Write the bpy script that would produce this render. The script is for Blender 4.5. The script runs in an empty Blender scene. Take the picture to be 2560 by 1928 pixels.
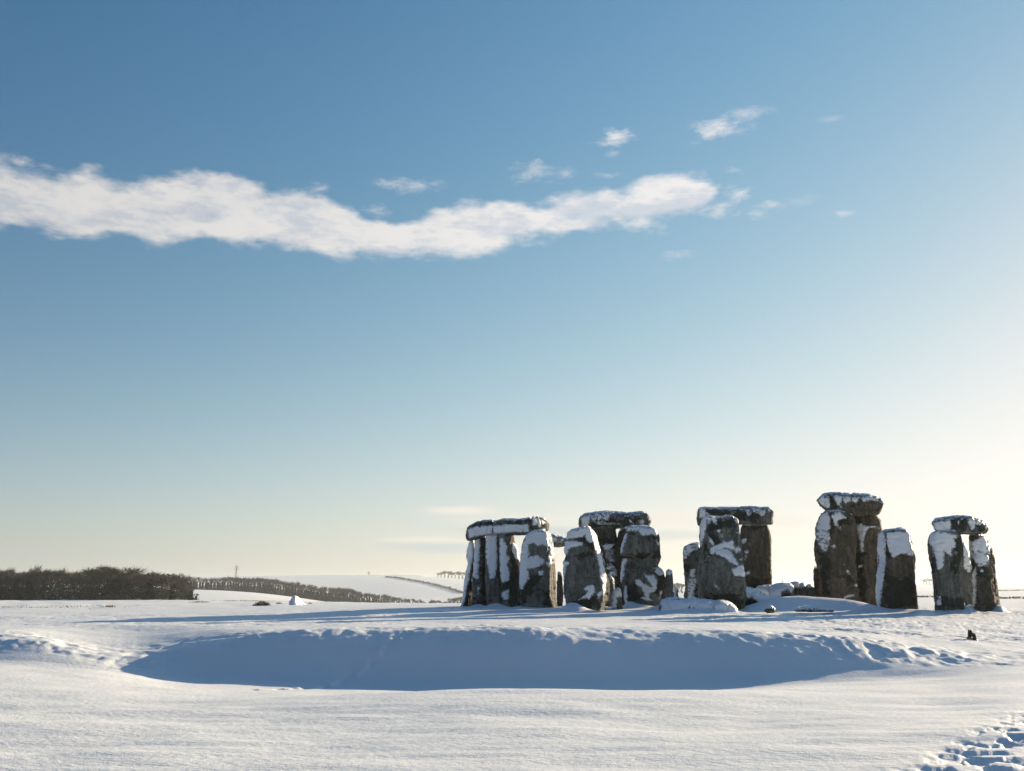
import bpy, math, random
import numpy as np
random.seed(7)
S = bpy.context.scene
COL = S.collection
# ------------------------------------------------------------------ camera
F = 2459.0                      # focal length in pixels of the 2560 px wide photograph
TH = math.atan(512 / F)         # camera looks up by this much
EYE = 1.65
cam = bpy.data.cameras.new('camera')
cam_ob = bpy.data.objects.new('camera', cam)
COL.objects.link(cam_ob)
cam.sensor_width = 36.0
cam.lens = 36.0 * F / 2560
cam.clip_start = 0.1
cam.clip_end = 30000
cam_ob.location = (0, 0, EYE)
cam_ob.rotation_euler = (math.pi / 2 + TH, 0, 0)
S.camera = cam_ob
S.cycles.use_denoising = True
S.cycles.max_bounces = 6
S.cycles.volume_bounces = 0
# ------------------------------------------------------------------ exposure, sun, sky
S.view_settings.view_transform = 'Standard'
S.view_settings.look = 'None'
S.view_settings.gamma = 1.0
S.view_settings.use_curve_mapping = False
S.view_settings.exposure = 1.36
SUN_EL, SUN_AZ = math.radians(12.0), math.radians(49)
sun = bpy.data.lights.new('sun', 'SUN')
sun.energy = 5.0
sun.angle = math.radians(0.5)
sun.color = (1.0, 0.79, 0.545)
sun_ob = bpy.data.objects.new('sun', sun)
COL.objects.link(sun_ob)
from mathutils import Vector
sd_ = Vector((math.sin(SUN_AZ) * math.cos(SUN_EL), math.cos(SUN_AZ) * math.cos(SUN_EL), math.sin(SUN_EL)))
sun_ob.rotation_euler = sd_.to_track_quat('Z', 'Y').to_euler()
sun_ob.location = (80, 60, 40)

def ray(px, py):
    """world direction seen at a pixel of the photograph (2560 x 1928)"""
    xc = (px - 1280) / F
    yc = -(py - 964) / F
    return (xc, math.cos(TH) - yc * math.sin(TH), math.sin(TH) + yc * math.cos(TH))

def azel(px, py):
    x, y, z = ray(px, py)
    return math.atan2(x, y), math.atan2(z, math.hypot(x, y))

world = bpy.data.worlds.new('World')
S.world = world
world.use_nodes = True

class NT:
    """small helper for node trees"""
    def __init__(s, tree):
        s.t = tree
    def n(s, typ, **kw):
        nd = s.t.nodes.new(typ)
        for k, v in kw.items():
            setattr(nd, k, v)
        return nd
    def set(s, sock, v):
        if isinstance(v, bpy.types.NodeSocket):
            s.t.links.new(v, sock)
        else:
            sock.default_value = v
    def m(s, op, a, b=None, c=None, clamp=False):
        nd = s.n('ShaderNodeMath', operation=op, use_clamp=clamp)
        s.set(nd.inputs[0], a)
        if b is not None: s.set(nd.inputs[1], b)
        if c is not None: s.set(nd.inputs[2], c)
        return nd.outputs[0]
    def smooth(s, v, lo, hi, a=0.0, b=1.0, kind='SMOOTHSTEP'):
        nd = s.n('ShaderNodeMapRange', interpolation_type=kind)
        nd.clamp = True
        s.set(nd.inputs[0], v); s.set(nd.inputs[1], lo); s.set(nd.inputs[2], hi)
        s.set(nd.inputs[3], a); s.set(nd.inputs[4], b)
        return nd.outputs[0]
    def mix(s, f, a, b, bt='MIX'):
        nd = s.n('ShaderNodeMix', data_type='RGBA', blend_type=bt)
        s.set(nd.inputs[0], f)
        s.set(nd.inputs[6], a if isinstance(a, bpy.types.NodeSocket) else (*a, 1) if len(a) == 3 else a)
        s.set(nd.inputs[7], b if isinstance(b, bpy.types.NodeSocket) else (*b, 1) if len(b) == 3 else b)
        return nd.outputs[2]
    def noise(s, vec, scale, detail=4, rough=0.55, dist=0.0):
        nd = s.n('ShaderNodeTexNoise')
        s.set(nd.inputs['Vector'], vec)
        nd.inputs['Scale'].default_value = scale
        nd.inputs['Detail'].default_value = detail
        nd.inputs['Roughness'].default_value = rough
        nd.inputs['Distortion'].default_value = dist
        return nd.outputs['Fac']
    def mapping(s, vec, scale=(1, 1, 1), loc=(0, 0, 0), rot=(0, 0, 0)):
        nd = s.n('ShaderNodeMapping')
        s.set(nd.inputs['Vector'], vec)
        nd.inputs['Location'].default_value = loc
        nd.inputs['Rotation'].default_value = rot
        nd.inputs['Scale'].default_value = scale
        return nd.outputs[0]

SKY = 0.06
HAZE = 0.00013
def build_world():
    N = NT(world.node_tree)
    bg = world.node_tree.nodes['Background']
    sky = N.n('ShaderNodeTexSky', sky_type='NISHITA')
    sky.sun_disc = False
    sky.sun_elevation = SUN_EL
    sky.sun_rotation = SUN_AZ
    sky.air_density = 1.6
    sky.dust_density = 0.3
    sky.ozone_density = 1.0
    tc = N.n('ShaderNodeTexCoord')
    sep = N.n('ShaderNodeSeparateXYZ')
    N.set(sep.inputs[0], tc.outputs['Generated'])
    X, Y, Z = sep.outputs
    az = N.m('ARCTAN2', X, Y)
    hyp = N.m('SQRT', N.m('ADD', N.m('MULTIPLY', X, X), N.m('MULTIPLY', Y, Y)))
    el = N.m('ARCTAN2', Z, hyp)
    # the camera's response to the sky, one smooth curve per channel: deeper away from the sun, paler low down
    dot = N.n('ShaderNodeVectorMath', operation='DOT_PRODUCT')
    N.set(dot.inputs[0], tc.outputs['Generated']); dot.inputs[1].default_value = sd_
    low = N.m('EXPONENT', N.m('MULTIPLY', N.m('MAXIMUM', el, 0.0), -10.0))
    ssep = N.n('ShaderNodeSeparateColor')
    N.set(ssep.inputs[0], sky.outputs[0])
    scomb = N.n('ShaderNodeCombineColor')
    for i, (g, a, b, c) in enumerate(((1.72, .47, -.09, .47), (1.31, .242, .68, .534), (1.16, .601, 1.76, .356))):
        ln = N.m('LOGARITHM', N.m('MAXIMUM', N.m('MULTIPLY', ssep.outputs[i], .1), 1e-4), math.e)
        v = N.m('ADD', N.m('MULTIPLY', ln, g), N.m('ADD', N.m('MULTIPLY', low, b), N.m('ADD', N.m('MULTIPLY', dot.outputs['Value'], c), a)))
        v = N.m('SUBTRACT', 1.0, N.m('EXPONENT', N.m('MULTIPLY', N.m('EXPONENT', v), -1.0)))
        N.set(scomb.inputs[i], N.m('MULTIPLY', v, 1.04 / (SKY * 2 ** S.view_settings.exposure)))
    base = scomb.outputs[0]
    # clouds: a long band and scattered scraps, placed by compass bearing and height above the horizon
    comb = N.n('ShaderNodeCombineXYZ')
    N.set(comb.inputs[0], az); N.set(comb.inputs[1], N.m('MULTIPLY', el, 1.7)); N.set(comb.inputs[2], N.m('MULTIPLY', Y, .2))
    vec = comb.outputs[0]
    n1 = N.noise(vec, 11, 8, 0.6, 0.25)
    n2 = N.noise(N.mapping(vec, (1, 1.5, 1), (3, 1, 0)), 34, 7, 0.66, 0.3)
    nz = N.m('ADD', N.m('MULTIPLY', N.m('SUBTRACT', n1, .5), 1.5), N.m('MULTIPLY', N.m('SUBTRACT', n2, .5), 1.1))
    n2b = N.noise(N.mapping(vec, (1, 1.3, 1), (5, 1, 0)), 60, 6, .65, .4)
    nzp = N.m('ADD', N.m('SUBTRACT', n2, .5), N.m('MULTIPLY', N.m('SUBTRACT', n2b, .5), .9))
    n0 = N.noise(N.mapping(vec, (1, 1.1, 1), (2, 2, 0)), 20, 3, .45, 0)
    nzb = N.m('ADD', N.m('MULTIPLY', N.m('SUBTRACT', n0, .5), 2.0), N.m('ADD', N.m('MULTIPLY', N.m('SUBTRACT', n2, .5), .8), N.m('MULTIPLY', N.m('SUBTRACT', n2b, .5), .35)))
    A0, A1 = -1.0, 0.6
    def curve(pts, lo, hi):
        fc = N.n('ShaderNodeFloatCurve')
        c = fc.mapping.curves[0]
        pts = sorted(pts)
        n = len(pts)
        while len(c.points) < n:
            c.points.new(0.5, 0.5)
        for p, (a, v) in zip(c.points, pts):
            p.location = ((a - A0) / (A1 - A0), (v - lo) / (hi - lo))
            p.handle_type = 'AUTO_CLAMPED'
        fc.mapping.update()
        N.set(fc.inputs['Value'], N.m('DIVIDE', N.m('SUBTRACT', az, A0), A1 - A0, clamp=True))
        return N.m('ADD', N.m('MULTIPLY', fc.outputs[0], hi - lo), lo)
    k = 2560 / 2212
    top = [(-150, 360), (0, 358), (100, 384), (200, 372), (300, 378), (400, 374), (500, 386), (600, 400), (700, 420), (765, 452), (810, 492), (850, 486), (900, 462), (1000, 444), (1100, 436), (1200, 424), (1300, 406), (1400, 388), (1500, 376), (1560, 392), (1600, 424)]
    bot = [(-150, 470), (0, 484), (100, 502), (200, 525), (300, 524), (400, 522), (500, 536), (600, 546), (700, 552), (765, 556), (810, 557), (850, 557), (900, 553), (1000, 547), (1100, 535), (1200, 517), (1300, 497), (1400, 489), (1500, 466), (1560, 418), (1600, 426)]
    cen, half = [], []
    for (x, a), (_, b) in zip(top, bot):
        a1, e1 = azel(x * k, a * k); a2, e2 = azel(x * k, b * k)
        am = (a1 + a2) / 2
        cen.append((am, (e1 + e2) / 2)); half.append((am, (e1 - e2) / 2))
    cen = [(A0, .30)] + cen + [(A1, cen[-1][1])]
    half = [(A0, 0.0), (-.75, .012)] + half + [(.28, -.02), (A1, -.03)]
    C = curve(cen, 0.1, 0.6)
    H = curve(half, -0.05, 0.1)
    # wispier above, firmer below
    dy = N.m('SUBTRACT', el, C)
    d = N.m('SUBTRACT', H, N.m('ABSOLUTE', dy))
    f = N.m('DIVIDE', d, 0.013)
    band = N.smooth(N.m('ADD', f, N.m('MULTIPLY', nzb, 1.7)), -0.30, .95)
    dens = N.m('MULTIPLY', band, N.smooth(N.noise(N.mapping(vec, (1, 1.4, 1), (9, 2, 0)), 26, 7, .7), .30, .48, .80, 1.0))
    puffs = [(895, 402, 62, 13, .8), (1155, 372, 50, 20, .55), (1225, 375, 26, 9, .5), (1330, 296, 36, 14, 1.0), (1325, 333, 20, 7, .6), (1555, 276, 60, 19, 1.0), (1620, 245, 55, 10, .6),
             (1595, 420, 36, 13, .9), (1550, 452, 40, 15, 1.0), (1670, 445, 30, 10, .8), (1640, 462, 22, 9, .7), (1830, 461, 24, 6, .6), (1465, 551, 32, 8, .65), (808, 455, 26, 11, .8),
             (130, 513, 28, 9, .6), (45, 352, 30, 12, .8), (105, 360, 25, 8, .4), (690, 408, 24, 9, .7), (1590, 368, 20, 8, .4), (1730, 435, 40, 10, .3), (1800, 258, 30, 7, .25), (1310, 378, 30, 6, .4)]
    for (x, y, rx, ry, st) in puffs:
        a, e = azel(x * k, y * k)
        a2, _ = azel((x + rx) * k, y * k)
        _, e2 = azel(x * k, (y - ry) * k)
        u = N.m('DIVIDE', N.m('SUBTRACT', az, a), (a2 - a) * 1.25)
        v = N.m('DIVIDE', N.m('SUBTRACT', el, e), (e2 - e) * 1.5)
        q = N.m('SQRT', N.m('ADD', N.m('MULTIPLY', u, u), N.m('MULTIPLY', v, v)))
        g = N.smooth(N.m('ADD', N.m('SUBTRACT', 1.0, q), N.m('MULTIPLY', nzp, 2.3)), -0.1, 1.5, 0.0, st)
        dens = N.m('MAXIMUM', dens, g)
    shade = N.smooth(N.noise(N.mapping(vec, (1, 1.6, 1), (0, 4, 0)), 15, 8, .66), .38, .60)
    lit = N.mix(shade, (4.1, 4.35, 4.75), (5.75, 5.6, 5.45))
    azf = N.smooth(az, -.55, .1, .80, 1.02, 'LINEAR')
    cl = N.n('ShaderNodeVectorMath', operation='SCALE')
    N.set(cl.inputs[0], lit); N.set(cl.inputs[3], azf)
    col = N.mix(N.m('MULTIPLY', dens, .95), base, cl.outputs[0])
    # low far stratus near the horizon: bright upper edges over greyer undersides
    n3 = N.noise(N.mapping(vec, (1, 5, 1), (7, 0, 0)), 9, 5, .55)
    for (x, y, rx, ry, st, bright) in [(985, 1103, 130, 13, .9, 1), (1130, 1124, 170, 18, .8, 1), (1430, 1120, 240, 26, .95, 1), (1690, 1124, 110, 18, .7, 1), (1640, 1152, 130, 9, .6, 1), (930, 1166, 160, 9, .7, 1), (935, 1184, 190, 16, .75, 0), (1150, 1150, 260, 22, .7, 0), (1450, 1155, 220, 14, .5, 0), (1300, 1195, 200, 14, .5, 1)]:
        a, e = azel(x * k, y * k)
        a2, _ = azel((x + rx) * k, y * k)
        _, e2 = azel(x * k, (y - ry) * k)
        u = N.m('DIVIDE', N.m('SUBTRACT', az, a), (a2 - a))
        v = N.m('DIVIDE', N.m('SUBTRACT', el, e), (e2 - e) * 1.1)
        q = N.m('SQRT', N.m('ADD', N.m('MULTIPLY', u, u), N.m('MULTIPLY', v, v)))
        g = N.smooth(N.m('ADD', N.m('SUBTRACT', 1.0, q), N.m('MULTIPLY', N.m('SUBTRACT', n3, .5), 1.3)), 0.0, .9, 0.0, st)
        col = N.mix(g, col, (5.7, 5.35, 4.8) if bright else (3.6, 3.95, 4.1))
    N.set(bg.inputs[0], col)
    bg.inputs[1].default_value = SKY
build_world()

# ------------------------------------------------------------------ numeric noise
def _hash(i, j, k, seed):
    h = (i.astype(np.uint32) * np.uint32(374761393) + j.astype(np.uint32) * np.uint32(668265263)
         + k.astype(np.uint32) * np.uint32(2147483647 - 1274126177) + np.uint32(seed * 974711 + 17))
    h = (h ^ (h >> np.uint32(13))) * np.uint32(1274126177)
    h = h ^ (h >> np.uint32(16))
    return (h & np.uint32(0xffffff)).astype(np.float32) / np.float32(0xffffff) * 2 - 1

def vnoise(x, y, z, seed=0):
    xi, yi, zi = np.floor(x).astype(np.int64), np.floor(y).astype(np.int64), np.floor(z).astype(np.int64)
    fx, fy, fz = x - xi, y - yi, z - zi
    fx = fx * fx * fx * (fx * (fx * 6 - 15) + 10); fy = fy * fy * fy * (fy * (fy * 6 - 15) + 10); fz = fz * fz * fz * (fz * (fz * 6 - 15) + 10)
    r = 0
    for a in (0, 1):
        for b in (0, 1):
            for c in (0, 1):
                wgt = (fx if a else 1 - fx) * (fy if b else 1 - fy) * (fz if c else 1 - fz)
                r = r + wgt * _hash(xi + a, yi + b, zi + c, seed)
    return r

def vnoise2(x, y, seed=0):
    xi, yi = np.floor(x).astype(np.int64), np.floor(y).astype(np.int64)
    fx, fy = x - xi, y - yi
    fx = fx * fx * fx * (fx * (fx * 6 - 15) + 10); fy = fy * fy * fy * (fy * (fy * 6 - 15) + 10)
    z = np.zeros_like(xi)
    return ((1 - fx) * (1 - fy) * _hash(xi, yi, z, seed) + fx * (1 - fy) * _hash(xi + 1, yi, z, seed)
            + (1 - fx) * fy * _hash(xi, yi + 1, z, seed) + fx * fy * _hash(xi + 1, yi + 1, z, seed))

def fbm(p, scale, octv=3, seed=0, gain=.5):
    r = 0; a = 1; s = scale; t = 0
    for o in range(octv):
        r = r + a * vnoise(p[..., 0] * s + 13.7 * o, p[..., 1] * s + 5.1 * o, p[..., 2] * s + 9.3 * o, seed + o)
        t += a; a *= gain; s *= 2.03
    return r / t * 1.6

def fbm2(x, y, scale, octv=3, seed=0, gain=.5):
    r = 0; a = 1; s = scale; t = 0
    for o in range(octv):
        r = r + a * vnoise2(x * s + 13.7 * o, y * s + 5.1 * o, seed + o)
        t += a; a *= gain; s *= 2.03
    return r / t * 1.6

def sstep(v, lo, hi):
    t = np.clip((v - lo) / (hi - lo), 0, 1)
    return t * t * (3 - 2 * t)

# ------------------------------------------------------------------ materials
def new_mat(name):
    m = bpy.data.materials.new(name)
    m.use_nodes = True
    return m, NT(m.node_tree), m.node_tree.nodes['Principled BSDF']

def snow_mat(name, ground):
    m, N, bs = new_mat(name)
    geo = N.n('ShaderNodeNewGeometry')
    pos = geo.outputs['Position']
    bs.inputs['Roughness'].default_value = .5
    bs.inputs['Specular IOR Level'].default_value = .5
    n_lo = N.noise(N.mapping(pos, (.25, .9, 1)), 1.0, 4)
    col = N.mix(n_lo, (.73, .78, .80), (.79, .82, .83))
    N.set(bs.inputs['Base Color'], col)
    if ground:
        a = N.noise(N.mapping(pos, (1.0, 1.6, 1), rot=(0, 0, .35)), 9, 5, .6)
        b = N.noise(pos, 55, 3, .6)
        h = N.m('ADD', N.m('MULTIPLY', a, .018), N.m('MULTIPLY', b, .0045))
    else:
        h = N.m('ADD', N.m('MULTIPLY', N.noise(pos, 14, 5, .6), .02), N.m('MULTIPLY', N.noise(pos, 60, 3, .6), .004))
    if not ground:
        ta = N.n('ShaderNodeAttribute', attribute_name='moss_shade')  # on snow patches this channel holds the depth of cover
        nn = N.noise(N.mapping(pos, (1, 1, .7)), 13, 6, .75)
        sp = N.smooth(nn, .60, .68)
        sp = N.m('MULTIPLY', sp, N.smooth(N.noise(pos, 1.6, 2), .40, .60, .15, .9))
        edge = N.m('MULTIPLY', N.smooth(N.m('SUBTRACT', nn, N.m('MULTIPLY', ta.outputs['Fac'], .30)), .34, .46), .8)
        sp = N.m('MAXIMUM', sp, edge)
        N.set(bs.inputs['Base Color'], N.mix(sp, col, (.06, .065, .05)))
    bp = N.n('ShaderNodeBump')
    bp.inputs['Strength'].default_value = 1.0
    bp.inputs['Distance'].default_value = 1.0
    N.set(bp.inputs['Height'], h)
    N.set(bs.inputs['Normal'], bp.outputs[0])
    return m

def rock_mat(name, ca, cb, cdark, seed):
    m, N, bs = new_mat(name)
    geo = N.n('ShaderNodeNewGeometry')
    pos = geo.outputs['Position']
    bs.inputs['Roughness'].default_value = .92
    bs.inputs['Specular IOR Level'].default_value = .2
    big = N.smooth(N.noise(N.mapping(pos, (1, 1, .55), (seed, 0, 0)), 1.1, 5, .6, .4), .36, .64)
    col = N.mix(big, ca, cb)
    streak = N.smooth(N.noise(N.mapping(pos, (3.2, 3.2, .45), (0, seed, 0)), 1.6, 5, .65), .42, .66)
    col = N.mix(N.m('MULTIPLY', streak, .55), col, cdark)
    pits = N.smooth(N.noise(pos, 9, 5, .7), .52, .68)
    col = N.mix(N.m('MULTIPLY', pits, .7), col, cdark)
    lich = N.smooth(N.noise(N.mapping(pos, loc=(0, 0, seed)), 5.5, 6, .7), .58, .70)
    col = N.mix(N.m('MULTIPLY', lich, .45), col, (.40, .41, .35))
    cn = N.noise(N.mapping(pos, (1, 1, .6), (seed * 3, 0, 0)), 1.9, 4, .55, .5)
    crk = N.smooth(N.m('ABSOLUTE', N.m('SUBTRACT', cn, .5)), 0.0, .020, 1.0, 0.0)
    col = N.mix(N.m('MULTIPLY', crk, .6), col, cdark)
    at = N.n('ShaderNodeAttribute', attribute_name='moss_shade')
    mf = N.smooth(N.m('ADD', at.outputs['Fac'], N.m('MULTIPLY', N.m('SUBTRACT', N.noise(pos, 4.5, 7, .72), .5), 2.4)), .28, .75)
    col = N.mix(N.m('MULTIPLY', mf, .88), col, (.022, .029, .018))  # near-black tint, for moss and for shade painted into the rock colour
    # thin hoar frost caught in the grain of the stone
    fr = N.smooth(N.noise(N.mapping(pos, loc=(seed, seed, 0)), 16, 4, .75), .635, .70)
    col = N.mix(N.m('MULTIPLY', fr, .5), col, (.7, .72, .75))
    fa = N.n('ShaderNodeAttribute', attribute_name='frost')
    fn = N.noise(N.mapping(pos, (1, 1, .8)), 12, 7, .78)
    fm = N.smooth(N.m('ADD', N.m('MULTIPLY', fa.outputs['Fac'], .36), N.m('MULTIPLY', fn, 1.0)), .80, .90)
    col = N.mix(N.m('MULTIPLY', fm, .8), col, (.72, .76, .78))
    N.set(bs.inputs['Base Color'], col)
    h = N.m('ADD', N.m('MULTIPLY', N.noise(N.mapping(pos, (1, 1, .5)), 5, 7, .70), .20), N.m('MULTIPLY', N.noise(pos, 22, 5, .7), .035))
    bp = N.n('ShaderNodeBump')
    h = N.m('SUBTRACT', h, N.m('MULTIPLY', crk, .05))
    bp.inputs['Strength'].default_value = .9
    bp.inputs['Distance'].default_value = 1.0
    N.set(bp.inputs['Height'], h)
    N.set(bs.inputs['Normal'], bp.outputs[0])
    return m

M_SNOW = snow_mat('wind_packed_snow', True)
M_CRUST = snow_mat('plastered_snow', False)
ROCK = {
    'grey': rock_mat('sarsen_grey', (.14, .152, .136), (.25, .25, .215), (.032, .040, .030), 1.0),
    'brown': rock_mat('sarsen_brown', (.098, .084, .060), (.175, .15, .11), (.030, .030, .020), 4.0),
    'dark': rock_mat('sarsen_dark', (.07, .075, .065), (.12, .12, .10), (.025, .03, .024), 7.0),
}
def plain(name, col, rough=.9, var=.3, scale=3.0):
    m, N, bs = new_mat(name)
    tc = N.n('ShaderNodeNewGeometry')
    f = N.noise(tc.outputs['Position'], scale, 4, .6)
    N.set(bs.inputs['Base Color'], N.mix(f, tuple(c * (1 - var) for c in col), tuple(min(1, c * (1 + var)) for c in col)))
    bs.inputs['Roughness'].default_value = rough
    bs.inputs['Specular IOR Level'].default_value = .15
    return m
M_TWIG = plain('bare_twigs', (.102, .088, .066), scale=.15, var=.35)
M_BARK = plain('bark', (.06, .052, .042), scale=.4)
M_IVY = plain('ivy_leaves', (.028, .04, .022), scale=.3, var=.45)
M_TWIGFAR = plain('far_twigs', (.10, .095, .08), scale=.1)
M_GRASS = plain('dead_grass', (.22, .18, .12), scale=6)
M_STEEL = plain('galvanised_steel', (.28, .29, .30), scale=1)
M_WOOD = plain('weathered_wood', (.06, .05, .035), scale=12)
M_BIRD = plain('black_feathers', (.02, .02, .022), scale=30)

# ------------------------------------------------------------------ object helpers
def mesh_obj(name, verts, faces, mat, parent=None, smooth=True, loc=None):
    me = bpy.data.meshes.new(name)
    me.from_pydata(verts, [], faces)
    me.materials.append(mat)
    if smooth:
        me.polygons.foreach_set('use_smooth', np.ones(len(me.polygons), dtype=bool))
    me.update()
    ob = bpy.data.objects.new(name, me)
    COL.objects.link(ob)
    if parent is not None:
        ob.parent = parent
    return ob

def grid_mesh(name, V, faces, mat, parent=None, attr=None, attr2=None):
    """fast mesh from numpy vertices and quad faces"""
    me = bpy.data.meshes.new(name)
    nf = len(faces)
    me.vertices.add(len(V)); me.loops.add(nf * 4); me.polygons.add(nf)
    me.vertices.foreach_set('co', V.astype(np.float32).ravel())
    me.loops.foreach_set('vertex_index', faces.astype(np.int32).ravel())
    me.polygons.foreach_set('loop_start', np.arange(0, nf * 4, 4, dtype=np.int32))
    me.polygons.foreach_set('use_smooth', np.ones(nf, dtype=bool))
    me.materials.append(mat)
    me.update(calc_edges=True)
    if attr is not None:
        at = me.attributes.new('moss_shade', 'FLOAT', 'POINT')
        at.data.foreach_set('value', attr.astype(np.float32))
    if attr2 is not None:
        at = me.attributes.new('frost', 'FLOAT', 'POINT')
        at.data.foreach_set('value', attr2.astype(np.float32))
    ob = bpy.data.objects.new(name, me)
    COL.objects.link(ob)
    if parent is not None:
        ob.parent = parent
    return ob

def tag(o, label=None, cat=None, group=None, kind=None):
    if label: o['label'] = label
    if cat: o['category'] = cat
    if group: o['group'] = group
    if kind: o['kind'] = kind
    return o

# ------------------------------------------------------------------ the ground
FH = F / math.cos(TH)           # horizontal pixels per unit tangent at the horizon line
HZ = 1476.0                     # row of the eye-level horizon

def lut(u, pts):
    xs = [p[0] for p in pts]; ys = [p[1] for p in pts]
    # smooth the polyline by blending neighbours
    return sum(wt * np.interp(u + o, xs, ys) for o, wt in ((-150, .03), (-110, .08), (-70, .14), (-35, .16), (0, .18), (35, .16), (70, .14), (110, .08), (150, .03)))

def py2z(py, r):
    return EYE + (HZ - py) * r / FH

def cosi(t):
    t = np.clip(t, 0, 1)
    return .5 - .5 * np.cos(np.pi * t)

DRIFTS = []   # (x, y, rx, ry, height) mounds of drifted snow at the feet of stones

def ground_z(x, y, fine=True):
    x = np.asarray(x, float); y = np.asarray(y, float)
    r = np.hypot(x, y) + 1e-6
    a = np.arctan2(x, y)
    u = 1280 + FH * np.tan(np.clip(a, -.80, .80))
    D = y.clip(.3 * r)           # depth used for the rows
    # ditch and bank: near field, foot of the bank, top of its steep face, crest, the level inside
    yb = lut(u, [(-600, 1640), (0, 1650), (160, 1655), (330, 1669), (420, 1687), (500, 1697), (700, 1705), (900, 1713), (1150, 1724), (1740, 1724), (1900, 1702), (2050, 1694), (2300, 1686), (2400, 1673), (2500, 1662), (2700, 1650), (3000, 1640)])
    yt = lut(u, [(-600, 1576), (0, 1580), (100, 1588), (200, 1618), (290, 1655), (350, 1658), (420, 1638), (520, 1609), (620, 1586), (700, 1575), (850, 1571), (1300, 1568), (1700, 1570), (1900, 1576), (2050, 1588), (2200, 1606), (2300, 1630), (2400, 1654), (2500, 1654), (2700, 1647), (3000, 1640)])
    sl = lut(u, [(-600, .44), (0, .43), (200, .36), (330, .33), (450, .45), (620, .55), (1280, .60), (1800, .56), (2100, .52), (2300, .44), (2440, .24), (3000, .2)])
    Db = lut(u, [(-600, 26.5), (0, 26), (330, 25.4), (700, 24.6), (1280, 24.0), (1900, 24.4), (2400, 25.0), (3000, 26)])
    yc = lut(u, [(-600, 1560), (0, 1560), (350, 1561), (700, 1563), (1300, 1562), (1700, 1565), (1900, 1570), (2050, 1575), (2200, 1583), (2400, 1597), (2560, 1606), (3000, 1620)])
    zb = EYE - (yb - HZ) * Db / FH
    kt = (yt - HZ) / FH
    Dt = np.maximum(Db + .4, (EYE - zb + sl * Db) / (sl + kt))
    zt = EYE - kt * Dt
    Dc = np.maximum(Dt + 3.0, lut(u, [(-600, 36), (0, 36), (350, 35), (700, 32), (1280, 31), (2000, 31), (2400, 31), (3000, 31)]))
    zc = EYE - (yc - HZ) / FH * Dc
    rn = lut(u, [(-600, 13), (400, 14), (800, 16.5), (1150, 17.2), (1740, 17.2), (2000, 16.5), (2400, 14), (3000, 13)])
    zn = lut(u, [(-600, -.02), (600, -.05), (1000, -.015), (1280, .02), (1500, .015), (1740, 0), (2000, .0), (2560, .03), (3000, 0)])
    zm = lut(u, [(-600, .2), (0, .22), (170, .24), (600, .36), (880, .47), (1280, .56), (1780, .56), (2200, .5), (2560, .42), (3000, .4)])
    plat = lut(u, [(-600, .25), (0, .28), (600, .40), (900, .58), (1155, .71), (1280, .74), (2000, .74), (2400, .72), (3000, .6)])
    def prof(d):
        w = np.where(d < rn, zn * sstep(d, 5, rn - .5), zn)
        w = np.where(d >= rn, zn + (zb - zn) * np.clip((d - rn) / (Db - rn), 0, 1), w)
        w = np.where(d >= Db, zb + (zt - zb) * np.clip((d - Db) / (Dt - Db), 0, 1), w)
        w = np.where(d >= Dt, zt + (zc - zt) * np.clip((d - Dt) / (Dc - Dt), 0, 1), w)
        w = np.where(d >= Dc, zc + (zm - zc) * np.clip((d - Dc) / (44 - Dc), 0, 1), w)
        return np.where(d >= 44, zm + (plat - zm) * np.clip((d - 44) / 12, 0, 1), w)
    z = sum(wt * prof(D + o) for o, wt in ((-1.1, .1), (-.7, .16), (-.3, .24), (.3, .24), (.7, .16), (1.1, .1)))
    rs, rc, rb = (Db + Dt) / 2, Dt + .6, Db
    # the country beyond, ring by ring
    rings = [
        (75, [(-600, .25), (0, .28), (600, .38), (900, .5), (1200, .62), (3000, .62)]),
        (150, [(-600, .05), (0, .0), (500, .03), (820, -.12), (900, -.26), (1160, -.32), (1280, -.1), (2000, .1), (2560, .0), (3000, 0)]),
        (330, [(-600, -1.45), (0, -1.45), (500, -1.25), (900, -3.4), (1280, -3.4), (2000, -1.2), (2560, -.8), (3000, -.8)]),
        (950, [(-600, 8), (0, 5), (480, py2z(1473.5, 950)), (600, py2z(1477, 950)), (700, py2z(1486, 950)), (820, py2z(1503, 950)), (900, -14), (1280, -13), (1700, -6), (2200, py2z(1480, 950)), (2560, py2z(1478, 950)), (3000, 0)]),
        (1300, [(-600, 14), (0, 10), (480, 7), (820, -12), (1280, -8), (1700, -2), (2200, py2z(1476, 1300)), (2560, py2z(1480, 1300)), (3000, 2)]),
        (2200, [(-600, 30), (0, py2z(1447, 2200)), (480, py2z(1446, 2200)), (700, py2z(1440, 2200)), (900, py2z(1438.5, 2200)), (1050, py2z(1440, 2200)), (1170, py2z(1450, 2200)), (1290, py2z(1459, 2200)), (1700, py2z(1468, 2200)), (2000, py2z(1470, 2200)), (2280, py2z(1469, 2200)), (2400, py2z(1474, 2200)), (2560, py2z(1468, 2200)), (3000, 8)]),
        (3300, [(-600, 20), (0, 15), (900, 20), (1000, py2z(1445, 3300)), (1170, py2z(1447, 3300)), (1290, py2z(1457, 3300)), (1700, py2z(1468, 3300)), (2280, py2z(1460.5, 3300)), (2480, py2z(1467, 3300)), (2560, py2z(1464, 3300)), (3000, 14)]),
        (9000, [(-600, -40), (3000, -40)]),
    ]
    lr = np.log(D)
    prev_r, prev = 60.0, plat
    for R, pts in rings:
        cur = lut(u, pts)
        t = np.clip((lr - math.log(prev_r)) / (math.log(R) - math.log(prev_r)), 0, 1)
        z = np.where(D > prev_r, prev + (cur - prev) * (t * t * (3 - 2 * t)), z)
        prev_r, prev = R, cur
    # rest of the country behind the camera stays level
    back = sstep(np.abs(a), 1.0, 1.5)
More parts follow.
